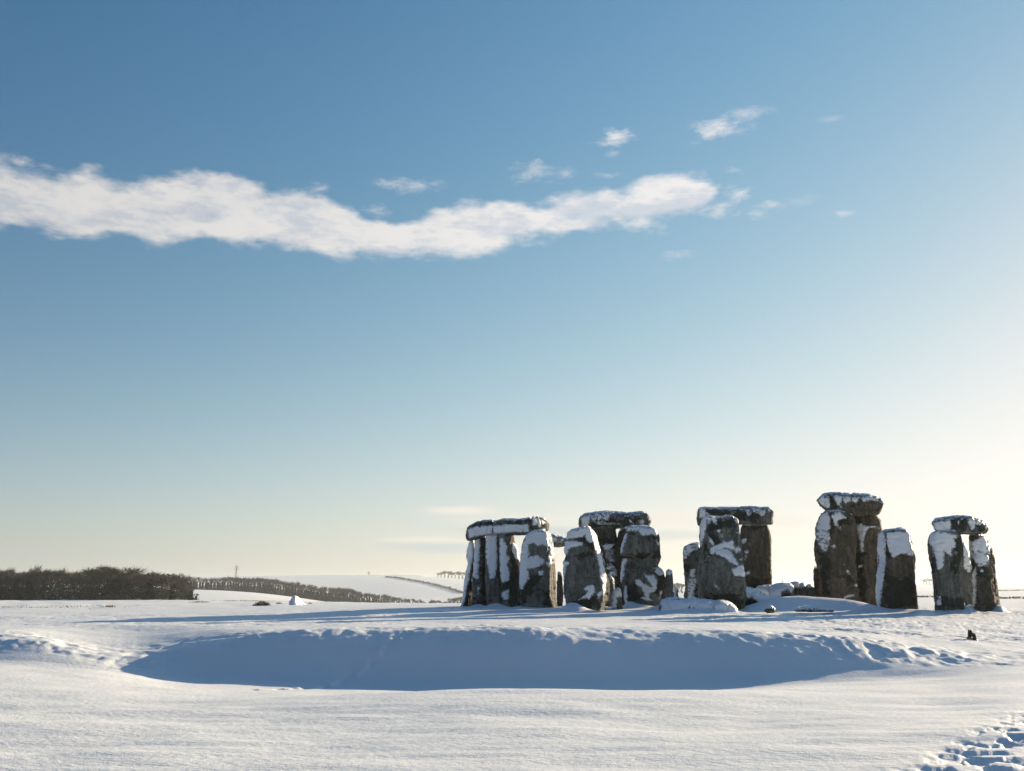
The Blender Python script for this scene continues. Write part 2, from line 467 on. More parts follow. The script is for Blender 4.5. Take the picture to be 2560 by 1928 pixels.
    z = z * (1 - back)
    for (mx, my, rx, ry, h) in DRIFTS:
        q = ((x - mx) / rx) ** 2 + ((y - my) / ry) ** 2
        z = z + h * np.exp(-q * 1.3)
    if fine:
        near = 1 - sstep(r, 55, 90)
        z = z + near * .035 * fbm2(x, y * 1.3, .35, 3, 3)
        # long soft wind drifts lying across the view
        z = z + (1 - sstep(D, 15, 19)) * (.050 * fbm2(x * .3, y * .9, .5, 2, 11) + .018 * fbm2(x * .3, y, 1.5, 3, 13) + .0050 * fbm2(x * .35, y, 4.2, 3, 12))
        # frozen tussocks on the brow of the bank
        brow = sstep(D, Dt - 1.1, Dt - .1) * (1 - sstep(D, Dt + 1.2, Dt + 4.5))
        right = sstep(u, 1750, 2150) * (1 - sstep(u, 2380, 2480))
        left = 1 - sstep(u, 160, 330)
        face = sstep(D, Db + .2, Db + 1.2) * (1 - sstep(D, Dt + .5, Dt + 3))
        hm = .6 * fbm2(x * .8, y, 1.9, 2, 21, .5) + .6 * fbm2(x * .8, y * .8, 4.2, 2, 22, .5)
        z = z + (.030 * brow * (1 - .4 * left) + face * (.034 * right + .028 * left)) * np.clip(hm, -.7, 1.2)
        # trampled snow round the stones and along the path
        tr = sstep(D, 31, 35) * (1 - sstep(D, 52, 70)) * (.35 + .65 * sstep(u, 1500, 2100)) * (.55 + .45 * fbm2(x, y, .12, 2, 33))
        tr = np.maximum(tr, .8 * sstep(u, 1900, 2100) * np.exp(-((D - 33.0 - .6 * np.sin(x * .3)) / 1.6) ** 2))
        feet = fbm2(x, y, 1.9, 3, 41, .65)
        z = z + np.clip(tr, 0, 1) * .085 * np.clip(feet, -.8, .3)
        # footprints leading away at the lower right
        line = (x - (3.95 + (y - 9.2) * .72))
        pth = np.exp(-np.abs(line / .55) ** 3) * sstep(y, 5, 6) * (1 - sstep(y, 13.5, 15.5)) 
        z = z + pth * .040 * np.clip(fbm2(x, y, 4.3, 3, 51, .55) * 2.0, -1, .4) - .02 * pth
        # a faint trodden line up the slope
        tx = -5.4 + (y - 22) * .55
        z = z + np.exp(-((x - tx) / .18) ** 2) * sstep(y, 21, 23) * (1 - sstep(y, 30, 33)) * .05 * fbm2(x, y, 3.5, 2, 61)
        # drift ripples further out
        z = z + sstep(r, 60, 100) * (1 - sstep(r, 280, 420)) * .10 * fbm2(x, y * 1.5, .25, 3, 71)
    return z

def at_ground(px, depth):
    x = (px - 1280) / FH * depth
    return x, float(ground_z(np.array([x]), np.array([depth]), False)[0])

def P(px, py, depth):
    """points at the given depth in front of the camera for pixels of the photograph"""
    px = np.asarray(px, float); py = np.asarray(py, float)
    xc = (px - 1280) / F; yc = -(py - 964) / F
    dy = math.cos(TH) - yc * math.sin(TH); dz = math.sin(TH) + yc * math.cos(TH)
    s = depth / dy
    return np.stack([xc * s, np.broadcast_to(depth, px.shape) * np.ones_like(px), EYE + dz * s], -1)

def project(V):
    X, Yd, Z = V[..., 0], V[..., 1], V[..., 2] - EYE
    d = Yd * math.cos(TH) + Z * math.sin(TH)
    up = -Yd * math.sin(TH) + Z * math.cos(TH)
    return 1280 + F * X / d, 964 - F * up / d

def build_ground():
    az_in = np.arctan(np.linspace(-1400, 1400, 1000) / FH)
    m = az_in[-1]
    az_out = m + (math.pi - m) * (np.linspace(0, 1, 60)[1:]) ** 1.4
    az = np.concatenate([-az_out[::-1], az_in, az_out[:]])
    r = np.concatenate([[.02, 2, 4, 5.5], np.geomspace(6.5, 17, 150), np.linspace(17.1, 34, 190), np.geomspace(34.1, 75, 110), np.geomspace(77, 420, 70), np.geomspace(440, 3500, 60), [4500, 6500, 9000, 14000]])
    A, R = np.meshgrid(az, r)
    # rows of constant depth in front, rings behind
    c = np.maximum(np.cos(A), .55)
    RR = R / c
    x, y = RR * np.sin(A), RR * np.cos(A)
    z = ground_z(x, y)
    V = np.stack([x, y, z], -1).reshape(-1, 3)
    n, k = len(r), len(az)
    idx = np.arange(n * k).reshape(n, k)
    f = np.stack([idx[:-1, :-1], idx[:-1, 1:], idx[1:, 1:], idx[1:, :-1]], -1).reshape(-1, 4)[:, ::-1]
    ob = grid_mesh('snowy_ground', V, f, M_SNOW)
    tag(ob, 'smooth snow covered ground with a shaded ditch and bank', None, None, 'structure')
    return ob

# ------------------------------------------------------------------ the stones
ZONE = {1: (1140, 1220, 5.207), 2: (1380, 1260, 5.95), 3: (1660, 1240, 5.374), 4: (2000, 1210, 5.05), 5: (2280, 1260, 4.629), 6: (460, 1380, 6.144), 0: (0, 0, 1.0)}

def zpt(zone, x, y):
    ox, oy, s = ZONE[zone]
    return ox + np.asarray(x, float) / s, oy + np.asarray(y, float) / s

def poly_sd(px, py, poly):
    """signed distance in pixels, positive inside"""
    best = np.full(px.shape, 1e9); inside = np.zeros(px.shape, bool)
    n = len(poly)
    for i in range(n):
        x1, y1 = poly[i]; x2, y2 = poly[(i + 1) % n]
        ex, ey = x2 - x1, y2 - y1
        t = np.clip(((px - x1) * ex + (py - y1) * ey) / (ex * ex + ey * ey + 1e-9), 0, 1)
        best = np.minimum(best, np.hypot(px - x1 - t * ex, py - y1 - t * ey))
        if y1 != y2:
            c = ((y1 > py) != (y2 > py)) & (px < (x2 - x1) * (py - y1) / (y2 - y1) + x1)
            inside ^= c
    return np.where(inside, best, -best)

def line_d(px, py, pts):
    best = np.full(px.shape, 1e9)
    for (x1, y1), (x2, y2) in zip(pts[:-1], pts[1:]):
        ex, ey = x2 - x1, y2 - y1
        t = np.clip(((px - x1) * ex + (py - y1) * ey) / (ex * ex + ey * ey + 1e-9), 0, 1)
        best = np.minimum(best, np.hypot(px - x1 - t * ex, py - y1 - t * ey))
    return best

def islands(keep):
    """label the connected groups of a boolean grid of faces (columns wrap round)"""
    lab = np.where(keep, np.arange(keep.size).reshape(keep.shape) + 1, 0)
    while True:
        old = lab.copy()
        for ax in (0, 1):
            for sh in (1, -1):
                nb = np.roll(lab, sh, ax)
                if ax == 0:
                    if sh == 1: nb[0] = 0
                    else: nb[-1] = 0
                lab = np.where(keep, np.maximum(lab, nb), 0)
        if (lab == old).all():
            return lab

STONES = {}

def stone(key, name, cat, label, zone, depth, offs, levels, thick=1.1, rock='grey', horiz=False, snow=(), moss_shade=(), cracks=(), cap=.04,
          top_snow=1.0, soft=3, rough=1.0, jag=1.0, group=None, sink=.7, seed=None, dslope=0.0, res=1.0, snow_t=.03, lean=0.0):
    """One stone from its traced outline.
    levels: (row, [columns of the visible corners, left to right]) from top to bottom, or for horiz (column, [rows top to bottom]) from left to right;
    offs: how far each visible corner lies behind `depth`; dslope: extra depth along the length; the back is closed `thick` behind."""
    seed = seed if seed is not None else (sum(map(ord, key)) * 7) % 1000
    k = len(levels[0][1])
    T = np.array([l[0] for l in levels], float)
    C = np.array([l[1] for l in levels], float)
    size = abs(T[-1] - T[0]) / ZONE[zone][2]
    M = int(max(26, min(120, size * .62 * res)))
    ts = np.linspace(T[0], T[-1], M)
    G = np.stack([np.interp(ts, T, C[:, j]) for j in range(k)], 1)
    for _ in range(2):
        Gs = G.copy(); Gs[1:-1] = (G[:-2] + 2 * G[1:-1] + G[2:]) / 4; G = Gs
    offs = np.array(offs, float)
    O = np.tile(offs, (M, 1))
    if isinstance(dslope, (list, tuple)):
        O = O + np.interp(ts, T, dslope)[:, None]
    else:
        O = O + (dslope * (ts - ts[0]) / (ts[-1] - ts[0]))[:, None]
    width = G[:, -1] - G[:, 0]
    back = np.stack([G[:, -1] - .07 * width, G[:, 0] + .07 * width], 1)
    bo = np.stack([O[:, -1] + thick, O[:, 0] + thick], 1)
    if horiz:
        zx = np.concatenate([np.repeat(ts[:, None], k + 2, 1)], 1)
        zy = np.concatenate([G, back], 1)
    else:
        zx = np.concatenate([G, back], 1)
        zy = np.repeat(ts[:, None], k + 2, 1)
    OO = np.concatenate([O, bo], 1)
    px, py = zpt(zone, zx, zy)
    xc = (px - 1280) / F; yc = -(py - 964) / F
    dy = math.cos(TH) - yc * math.sin(TH); dz = math.sin(TH) + yc * math.cos(TH)
    dep = depth + OO
    W = np.stack([xc / dy * dep, dep, EYE + dz / dy * dep], -1)      # M x (k+2) x 3
    if lean: W[..., 1] += lean * (W[..., 2] - W[..., 2].min())
    # resample every section with a fixed number of samples per side
    kk = k + 2
    seg = np.linalg.norm(W - np.roll(W, -1, 1), axis=2).mean(0)
    tot = seg.sum()
    NS = int(max(44, min(150, tot * 25 * .47 * res * 55 / depth * 1.0)))
    cnt = np.maximum(3, np.round(seg / tot * NS)).astype(int)
    cols = []
    for j in range(kk):
        a, b = W[:, j], W[:, (j + 1) % kk]
        for i in range(cnt[j]):
            t = i / cnt[j]
            cols.append(a * (1 - t) + b * t)
    R = np.stack(cols, 1)
    for _ in range(soft):
        R = (np.roll(R, 1, 1) + 2 * R + np.roll(R, -1, 1)) / 4
    n = R.shape[1]
    # closing caps
    def capring(ring, direction, h, m=7):
        c = ring.mean(0)
        out = []
        for i in range(1, m + 1):
            t = i / m
            s = math.cos(t * math.pi / 2 * .985)
            q = c + (ring - c) * s
            q = q + direction * h * math.sin(t * math.pi / 2)
            out.append(q)
        return out
    if horiz:
        sdir = np.array([1.0, 0, 0])
        pre = capring(R[0], -sdir, .06)[::-1]
        post = capring(R[-1], sdir, .06)
    else:
        up = np.array([0, 0, 1.0])
        pre = capring(R[0], up, cap)[::-1]
        last = R[-1].copy()
        post = []
        for s_ in np.linspace(.12, sink, 5):
            q = last.copy(); q[:, 2] -= s_; post.append(q)
        post += capring(q, -up, .05, 3)
    R = np.stack(list(pre) + list(R) + list(post), 0)
    for _ in range(2):
        Rs = R.copy(); Rs[1:-1] = (R[:-2] + 2 * R[1:-1] + R[2:]) / 4; R = Rs
    def normals(Q):
        du = np.roll(Q, -1, 1) - np.roll(Q, 1, 1)
        dv = np.zeros_like(Q); dv[1:-1] = Q[2:] - Q[:-2]; dv[0] = Q[1] - Q[0]; dv[-1] = Q[-1] - Q[-2]
        nn = np.cross(du, dv)
        nn /= np.linalg.norm(nn, axis=2, keepdims=True) + 1e-9
        return nn
    Nn = normals(R)
    cen = R.mean((0, 1))
    if (Nn * (R - R.mean(1, keepdims=True))).sum() < 0:
        Nn = -Nn; flip = True
    else:
        flip = False
    aniso = R * np.array([1, 1, .6]) if not horiz else R * np.array([.6, 1, 1])
    d = rough * (.075 * fbm(aniso, .9, 2, seed) + .040 * fbm(aniso, 2.6, 3, seed + 3) + .020 * fbm(R, 8.0, 2, seed + 5))
    ridge = 1 - np.abs(fbm(aniso, 1.7, 2, seed + 9))
    d = d - rough * .07 * np.clip(ridge - .86, 0, 1) / .14
    pxv, pyv = project(R)
    front = Nn[..., 1] < .35
    for pts, w, dep_ in cracks:
        X, Y = zpt(zone, [p[0] for p in pts], [p[1] for p in pts])
        ld = line_d(pxv, pyv, list(zip(X, Y)))
        d = d - np.where(front, dep_ * np.exp(-(ld / (w / ZONE[zone][2])) ** 2), 0)
    V = R + Nn * d[..., None]
    Nn2 = normals(V) * (-1 if flip else 1)
    pxv, pyv = project(V)
    wob = fbm(V, 3.2, 3, seed + 20)
    # moss and dark weathering, plus painted shade, stay with the stone
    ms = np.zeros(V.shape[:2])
    for poly in moss_shade:
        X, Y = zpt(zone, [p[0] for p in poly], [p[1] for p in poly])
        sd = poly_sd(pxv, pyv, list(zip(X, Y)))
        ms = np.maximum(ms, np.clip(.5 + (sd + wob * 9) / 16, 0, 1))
    rows, n = V.shape[:2]
    idx = np.arange(rows * n).reshape(rows, n)
    f = np.stack([idx[:-1], np.roll(idx[:-1], -1, 1), np.roll(idx[1:], -1, 1), idx[1:]], -1)
    if not flip: f = f[..., ::-1] if False else f
    # orientation: compare the geometric normal with the outward one
    a, b, c_ = V.reshape(-1, 3)[f[rows // 2, 0, 0]], V.reshape(-1, 3)[f[rows // 2, 0, 1]], V.reshape(-1, 3)[f[rows // 2, 0, 2]]
    if np.dot(np.cross(b - a, c_ - b), Nn2[rows // 2, 0]) < 0:
        f = f[..., ::-1]
    origin = np.array([cen[0], cen[1], 0.0]); origin[2] = V[..., 2].min()
    # the snow that clings to it
    fine_n = fbm(V, 7.0, 3, seed + 31, .65)
    finer = fbm(V, 17.0, 2, seed + 41, .7)
    fine_n = 1.15 * fine_n + .9 * finer
    m = np.full(V.shape[:2], -9.0)
    fro = np.zeros(V.shape[:2])
    for item in snow:
        poly, dn = (item, 0.0) if not isinstance(item, dict) else (item['p'], item.get('n', 0.0))
        off = 0.0 if not isinstance(item, dict) else item.get('o', 0.0)
        X, Y = zpt(zone, [p[0] for p in poly], [p[1] for p in poly])
        sd = poly_sd(pxv, pyv, list(zip(X, Y)))
        fro = np.maximum(fro, np.where(front, np.clip(1 + sd / 6, 0, 1), 0))
        sd = np.where(dn > 0, np.minimum(sd, 2.5), sd)
        val = sd + off + fine_n * (2.2 * jag + dn * .55)
        m = np.maximum(m, np.where(front, val, -9))
    if top_snow > 0:
        tv = (Nn2[..., 2] - (.88 if snow else .75)) * 30 * top_snow + fine_n * .9
        m = np.maximum(m, np.where(Nn2[..., 2] > .6, tv, -9))
    # unseen far side: scattered frozen patches
    bk = (wob - .25) * 9 + fine_n * 3
    m = np.maximum(m, np.where(front, -9, bk * (1 if rock != 'brown' else .6)))
    m = np.clip(m, -3, 3)
    tp = sstep(m, -1.6, 2.2)
    upn = np.clip(Nn2[..., 2], 0, 1)
    h = -.03 + tp * (.03 + snow_t + .045 * upn) + .012 * fbm(V, 5, 2, seed + 50) * tp
    for _ in range(2):
        h = (np.roll(h, 1, 1) + 2 * h + np.roll(h, -1, 1)) / 4
        hs = h.copy(); hs[1:-1] = (h[:-2] + 2 * h[1:-1] + h[2:]) / 4; h = hs
    h = h + .006
    SV = V + Nn2 * h[..., None]
    SV[..., 2] += tp * .01
    V0 = V - origin
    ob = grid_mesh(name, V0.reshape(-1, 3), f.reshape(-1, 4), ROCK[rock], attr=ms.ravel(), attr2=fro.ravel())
    ob.location = origin
    tag(ob, label, cat, group)
    hv = h > -.022
    keep = (hv[:-1] | hv[1:]); keep = keep | np.roll(keep, -1, 1)
    # leave out what is under the ground
    keep &= (V[:-1, :, 2] > V[..., 2].min() + sink * .6) if not horiz else True
    lab = islands(keep)
    ids, cn = np.unique(lab[lab > 0], return_counts=True)
    order = ids[np.argsort(-cn)]
    S0 = (SV - origin).reshape(-1, 3)
    flecks = []
    thin = sstep(m, -.5, 3.0).ravel()
    for j, i in enumerate(order):
        ff = f[lab == i]
        if j < 9 and len(ff) > 34:
            vi, inv = np.unique(ff.ravel(), return_inverse=True)
            grid_mesh('snow_patch', S0[vi], inv.reshape(-1, 4), M_CRUST, ob, attr=thin[vi])
        else:
            flecks.append(ff)
    if flecks:
        ff = np.concatenate(flecks)
        vi, inv = np.unique(ff.ravel(), return_inverse=True)
        o2 = grid_mesh('snow_flecks', S0[vi], inv.reshape(-1, 4), M_CRUST, ob, attr=thin[vi])
        tag(o2, kind='stuff')
    STONES[key] = ob
    return ob

def rect(x0, y0, x1, y1):
    return [(x0, y0), (x1, y0), (x1, y1), (x0, y1)]


# ------------------------------------------------------------------ drifts at the feet of the stones
def drift(px, depth, rx, ry, h):
    DRIFTS.append(((px - 1280) / FH * depth, depth, rx, ry, h))
drift(1428, 49.9, .6, .45, .38)     # swept up against the tapering upright
drift(1445, 49.6, .9, .5, .18)
drift(1195, 57.6, .5, .5, .22); drift(1240, 56.9, .6, .5, .25); drift(1315, 55.5, .7, .5, .15); drift(1410, 51, 1.2, .8, .15)
drift(1572, 53.6, .35, .4, .35); drift(1600, 53.4, .8, .5, .2); drift(1670, 52.5, .8, .8, .35)
drift(1700, 47.4, 1.5, .9, .22); drift(1790, 47.2, 1.5, .9, .20)
drift(1990, 51.6, 2.6, 1.2, .50); drift(2085, 51.8, 2.4, 1.1, .36); drift(1925, 51.0, 1.6, .9, .28); drift(2150, 51.6, 1.4, .8, .15)
drift(2190, 50.4, .5, .5, .15); drift(2250, 50.2, 1.6, .6, .10); drift(2410, 50.6, .35, .5, .30); drift(2422, 51.4, .5, .5, .35); drift(2494, 50.6, .32, .4, .45); drift(2400, 49.5, 1.8, .5, .12)

build_ground()
# ---- left group under the long lintels (zone 1)
stone('s1', 'standing_stone', 'standing stone', 'leftmost upright of the ring, its bulging left edge white with snow', 1, 59.5, [.5, 0, .35],
      [(672, [186, 205, 236]), (740, [172, 200, 236]), (800, [152, 205, 236]), (880, [144, 214, 236]), (940, [156, 205, 236]), (985, [172, 185, 232]), (1050, [150, 190, 228]), (1110, [128, 185, 222]), (1200, [106, 165, 214]), (1300, [100, 140, 212]), (1400, [92, 120, 212]), (1500, [80, 110, 216]), (1560, [66, 110, 220])],
      thick=1.2, snow=[[(150, 690), (232, 680), (236, 860), (218, 950), (190, 1060), (168, 1200), (130, 1330), (112, 1480), (70, 1560), (90, 1300), (120, 1100), (130, 850)]],
      moss_shade=[[(190, 960), (236, 900), (236, 1120), (160, 1160)], [(120, 1330), (220, 1200), (220, 1560), (110, 1560)]])
stone('s2', 'standing_stone', 'standing stone', 'second upright from the left, one long white snow stripe beside a dark flank', 1, 58.8, [.1, 0, .18],
      [(640, [243, 306, 392]), (800, [240, 304, 392]), (1000, [232, 300, 394]), (1150, [222, 296, 400]), (1300, [210, 290, 404]), (1450, [208, 290, 412]), (1560, [210, 292, 416])],
      thick=1.0, snow=[[(246, 640), (306, 640), (306, 800), (298, 1000), (290, 1180), (262, 1200), (222, 1150), (236, 950), (243, 780)], [(275, 1270), (300, 1290), (300, 1380), (280, 1385)]],
      moss_shade=[[(310, 640), (392, 640), (410, 1560), (330, 1560)], rect(210, 1420, 290, 1560)])
stone('s3', 'standing_stone', 'standing stone', 'third upright from the left, broad snow covered face tapering to bare rock', 1, 58.0, [.1, 0, .3],
      [(600, [392, 545, 596]), (700, [390, 540, 592]), (900, [392, 536, 584]), (1100, [394, 540, 590]), (1250, [394, 560, 600]), (1400, [396, 580, 606]), (1560, [404, 590, 610])],
      thick=1.1, snow=[[(394, 615), (548, 610), (534, 720), (536, 900), (520, 1080), (494, 1180), (440, 1190), (430, 1090), (398, 940), (392, 760)]],
      moss_shade=[[(535, 640), (596, 640), (590, 1240), (545, 1200), (530, 900)]])
stone('s4', 'standing_stone', 'standing stone', 'fourth upright from the left, hanging snow panel beside a black hollowed flank', 1, 57.2, [.1, 0, .6],
      [(600, [560, 640, 700]), (680, [562, 666, 702]), (780, [564, 682, 716]), (860, [566, 688, 740]), (930, [570, 694, 775]), (1000, [574, 692, 806]), (1100, [582, 696, 832]), (1250, [592, 700, 836]), (1400, [590, 694, 838]), (1560, [590, 690, 846])],
      thick=1.0, snow=[[(574, 650), (620, 665), (668, 770), (650, 880), (690, 880), (696, 940), (658, 1000), (690, 1100), (688, 1210), (600, 1230), (580, 1130), (568, 900)], [(600, 1360), (690, 1320), (684, 1450), (628, 1462), (592, 1410)]],
      moss_shade=[[(690, 780), (780, 920), (836, 1020), (840, 1540), (700, 1540), (690, 1100)], rect(596, 1240, 690, 1330)])
stone('s5', 'standing_stone', 'standing stone', 'small leaning sunlit stone glimpsed through the gap beneath the long lintel', 1, 62.5, [0, .3, .5],
      [(610, [690, 745, 752]), (660, [690, 750, 762]), (700, [692, 740, 756]), (760, [700, 745, 775]), (830, [716, 780, 808]), (900, [730, 800, 828]), (1000, [740, 820, 850]), (1480, [740, 830, 860])],
      thick=.8, rock='brown', snow=[[(740, 720), (775, 740), (815, 820), (835, 960), (790, 930), (735, 850)]])
stone('l1', 'lintel_stone', 'lintel', 'short outer lintel at the far left, resting on the two leftmost uprights', 1, 58.6, [.25, 0, .1, .5], 
      [(150, [520, 560, 640, 668]), (162, [502, 545, 655, 674]), (205, [492, 528, 650, 668]), (260, [474, 510, 636, 655]), (330, [452, 490, 620, 638]), (400, [442, 485, 606, 620]), (474, [438, 482, 598, 606])],
      thick=1.0, horiz=True, snow=[[(158, 545), (220, 515), (474, 485), (474, 600), (400, 612), (280, 628), (165, 655)]], moss_shade=[[(220, 470), (474, 440), (474, 478), (230, 500)], [(165, 655), (474, 606), (474, 615), (200, 680)]], dslope=-.8, res=1.3)
stone('l2', 'lintel_stone', 'lintel', 'long lintel banded with snow, its speckled block end overhanging the first gap', 1, 57.7, [.25, 0, .1, .5],
      [(480, [438, 480, 598, 607]), (560, [424, 465, 596, 604]), (650, [414, 462, 588, 602]), (760, [412, 470, 586, 602]), (880, [408, 470, 590, 604]), (950, [404, 470, 592, 602]), (985, [398, 440, 590, 596]), (1040, [398, 430, 560, 574]), (1110, [410, 440, 550, 562]), (1160, [430, 460, 545, 560]), (1178, [458, 480, 540, 556])],
      thick=1.0, horiz=True, snow=[[(482, 500), (620, 480), (950, 480), (945, 575), (780, 575), (600, 590), (482, 598)], [(990, 410), (1050, 405), (1120, 425), (1165, 450), (1160, 470), (1110, 470), (1110, 515), (1060, 510), (1050, 480), (1000, 495)]],
      moss_shade=[[(500, 425), (980, 408), (980, 455), (500, 470)], [(950, 480), (1050, 500), (1050, 570), (960, 590)]], cracks=[([(972, 400), (968, 600)], 12, .08)], dslope=[0, -.25, -.5, -.8, -1.1, -1.3, -1.35, -1.0, -.8, -.6, -.5], res=1.3)
stone('s6', 'standing_stone', 'standing stone', 'broad upright with diagonal plastered snow bands and a sunlit pitted right edge', 1, 55.0, [.25, 0, 0, .9],
      [(562, [1015, 1060, 1130, 1160]), (580, [965, 1020, 1170, 1200]), (605, [930, 990, 1185, 1238]), (650, [884, 960, 1188, 1252]), (750, [858, 930, 1186, 1276]), (850, [842, 920, 1190, 1284]), (1000, [828, 900, 1202, 1292]), (1100, [826, 890, 1215, 1306]), (1250, [824, 880, 1225, 1314]), (1400, [826, 880, 1232, 1318]), (1550, [838, 890, 1245, 1326])],
      thick=.9, snow=[[(1000, 560), (1195, 575), (1195, 770), (1110, 740), (1060, 760), (1020, 720), (950, 730), (935, 800), (945, 900), (1070, 880), (1140, 940), (1130, 1000), (1020, 1040), (940, 1060), (950, 1190), (900, 1240), (870, 1310), (828, 1320), (826, 1050), (860, 760), (920, 610)],
                      [(1165, 960), (1215, 960), (1215, 1010), (1180, 1020)], [(1080, 1075), (1135, 1080), (1130, 1130), (1070, 1140)], {'p': [(1195, 590), (1240, 600), (1275, 740), (1280, 980), (1215, 1000), (1195, 800)], 'n': 5, 'o': -3.5}],
      moss_shade=[[(930, 1180), (1100, 1100), (1090, 1250), (960, 1400), (850, 1500), (830, 1400)], rect(1160, 1350, 1240, 1540)])
stone('s7', 'standing_stone', 'standing stone', 'low dark stump between the diagonally banded upright and the tapering white edged upright', 1, 60.5, [.1, 0, .3],
      [(1098, [1320, 1335, 1345]), (1115, [1312, 1350, 1368]), (1160, [1308, 1360, 1386]), (1300, [1310, 1370, 1392]), (1530, [1308, 1375, 1404])], thick=.7, rock='brown', res=1.6, snow=[[(1312, 1095), (1365, 1100), (1385, 1150), (1340, 1130)]])
stone('l3', 'lintel_stone', 'lintel', 'small far lintel seen through the gap between the two leftmost front uprights', 1, 63.0, [.2, 0, .2],
      [(1150, [615, 650, 770]), (1270, [616, 650, 772]), (1330, [632, 665, 776]), (1400, [648, 680, 770]), (1432, [660, 690, 762]), (1520, [670, 700, 770])], thick=.9, horiz=True, res=1.4,
      snow=[{'p': [(1200, 620), (1330, 640), (1420, 665), (1380, 720), (1280, 700)], 'n': 4, 'o': -2.5}])

# ---- second group (zone 2)
stone('s9', 'standing_stone', 'standing stone', 'tapering front upright with a snow cap and bright white sunlit right edge', 2, 50.3, [.25, 0, .15, .95],
      [(362, [420, 470, 556, 578]), (374, [345, 420, 562, 604]), (400, [262, 350, 572, 634]), (435, [238, 330, 580, 664]), (500, [216, 300, 592, 694]), (600, [188, 290, 620, 722]), (700, [180, 280, 648, 746]), (850, [174, 270, 690, 792]), (1000, [162, 260, 716, 828]), (1100, [160, 260, 730, 842]), (1250, [162, 260, 742, 856]), (1380, [180, 270, 752, 860]), (1440, [192, 280, 755, 850]), (1500, [200, 290, 735, 800]), (1580, [215, 300, 720, 785])],
      thick=.8, snow=[[(225, 430), (360, 365), (570, 360), (605, 480), (622, 565), (560, 575), (515, 545), (500, 465), (440, 495), (330, 515), (212, 530)],
                      [(195, 560), (300, 545), (460, 575), (440, 620), (350, 635), (245, 665), (235, 740), (190, 770), (180, 700)], [(170, 840), (250, 860), (255, 890), (215, 940), (195, 1050), (175, 1150), (160, 1150)],
                      [(462, 1265), (525, 1215), (615, 1200), (640, 1290), (585, 1370), (560, 1425), (515, 1400), (420, 1420), (390, 1430), (470, 1370), (540, 1300)], [(670, 1330), (735, 1310), (745, 1340), (700, 1400)],
                      [(568, 370), (612, 395), (660, 480), (690, 580), (710, 700), (745, 820), (775, 960), (800, 1100), (802, 1250), (770, 1360), (742, 1340), (732, 1150), (710, 960), (668, 760), (630, 600), (600, 480)],
                      {'p': [(640, 440), (690, 520), (770, 720), (790, 900), (740, 800), (700, 640)], 'n': 5, 'o': -3}],
      moss_shade=[[(300, 1470), (420, 1400), (560, 1380), (730, 1380), (740, 1560), (300, 1560)], [(230, 490), (495, 460), (510, 540), (600, 580), (640, 700), (480, 590), (300, 560)], [(200, 770), (600, 720), (640, 790), (420, 790), (210, 810)]],
      cracks=[([(200, 775), (380, 765), (640, 725)], 22, .07)], jag=.7)
stone('l4', 'lintel_stone', 'lintel', 'lintel with a white left end and a notch near its right end', 2, 61.8, [.5, .05, 0, .45],
      [(432, [205, 220, 320, 345]), (450, [184, 205, 340, 358]), (500, [166, 190, 350, 364]), (575, [150, 180, 350, 362]), (680, [138, 170, 348, 360]), (820, [126, 160, 346, 360]), (880, [136, 165, 344, 360]), (1000, [134, 165, 342, 360]), (1100, [142, 170, 340, 358]), (1150, [154, 180, 338, 356]), (1230, [142, 175, 330, 350]), (1320, [138, 170, 325, 346]), (1400, [150, 185, 325, 345]), (1440, [182, 210, 310, 330]), (1460, [225, 240, 270, 285])],
      thick=1.1, horiz=True, res=1.3, snow=[[(430, 195), (560, 170), (560, 280), (510, 350), (445, 350)], {'p': [(580, 160), (870, 140), (840, 240), (720, 230), (600, 250)], 'n': 4, 'o': -1}, {'p': [(580, 240), (700, 260), (1020, 300), (700, 310)], 'n': 4, 'o': -3}, [(1140, 235), (1190, 260), (1225, 305), (1170, 280)], {'p': [(1290, 240), (1370, 240), (1360, 310), (1310, 290)], 'n': 3}, [(1425, 190), (1455, 230), (1440, 260)]],
      moss_shade=[[(570, 250), (1200, 190), (1230, 350), (560, 355)], [(1200, 170), (1440, 200), (1440, 240), (1210, 240)]], cracks=[([(1235, 250), (1225, 350)], 26, .22)])
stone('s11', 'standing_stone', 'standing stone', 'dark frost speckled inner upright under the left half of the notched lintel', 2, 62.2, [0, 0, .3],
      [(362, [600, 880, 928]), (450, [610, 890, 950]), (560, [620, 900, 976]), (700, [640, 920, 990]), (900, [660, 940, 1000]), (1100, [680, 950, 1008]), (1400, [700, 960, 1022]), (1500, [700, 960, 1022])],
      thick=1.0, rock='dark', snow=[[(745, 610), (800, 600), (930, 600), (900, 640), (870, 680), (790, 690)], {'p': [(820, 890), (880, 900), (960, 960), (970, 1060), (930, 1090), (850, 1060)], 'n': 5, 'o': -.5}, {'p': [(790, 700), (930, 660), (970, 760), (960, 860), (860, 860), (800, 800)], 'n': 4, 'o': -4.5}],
      moss_shade=[[(700, 480), (950, 520), (960, 600), (720, 600)]])
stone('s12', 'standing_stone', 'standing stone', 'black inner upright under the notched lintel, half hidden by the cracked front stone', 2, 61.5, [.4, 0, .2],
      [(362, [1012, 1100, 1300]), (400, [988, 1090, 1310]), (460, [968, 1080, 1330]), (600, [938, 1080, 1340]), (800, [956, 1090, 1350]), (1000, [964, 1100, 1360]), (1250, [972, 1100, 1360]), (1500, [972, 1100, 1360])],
      thick=1.1, rock='dark', moss_shade=[rect(900, 350, 1200, 1500)])  # whole face tinted dark: the shadow it stands in is painted on
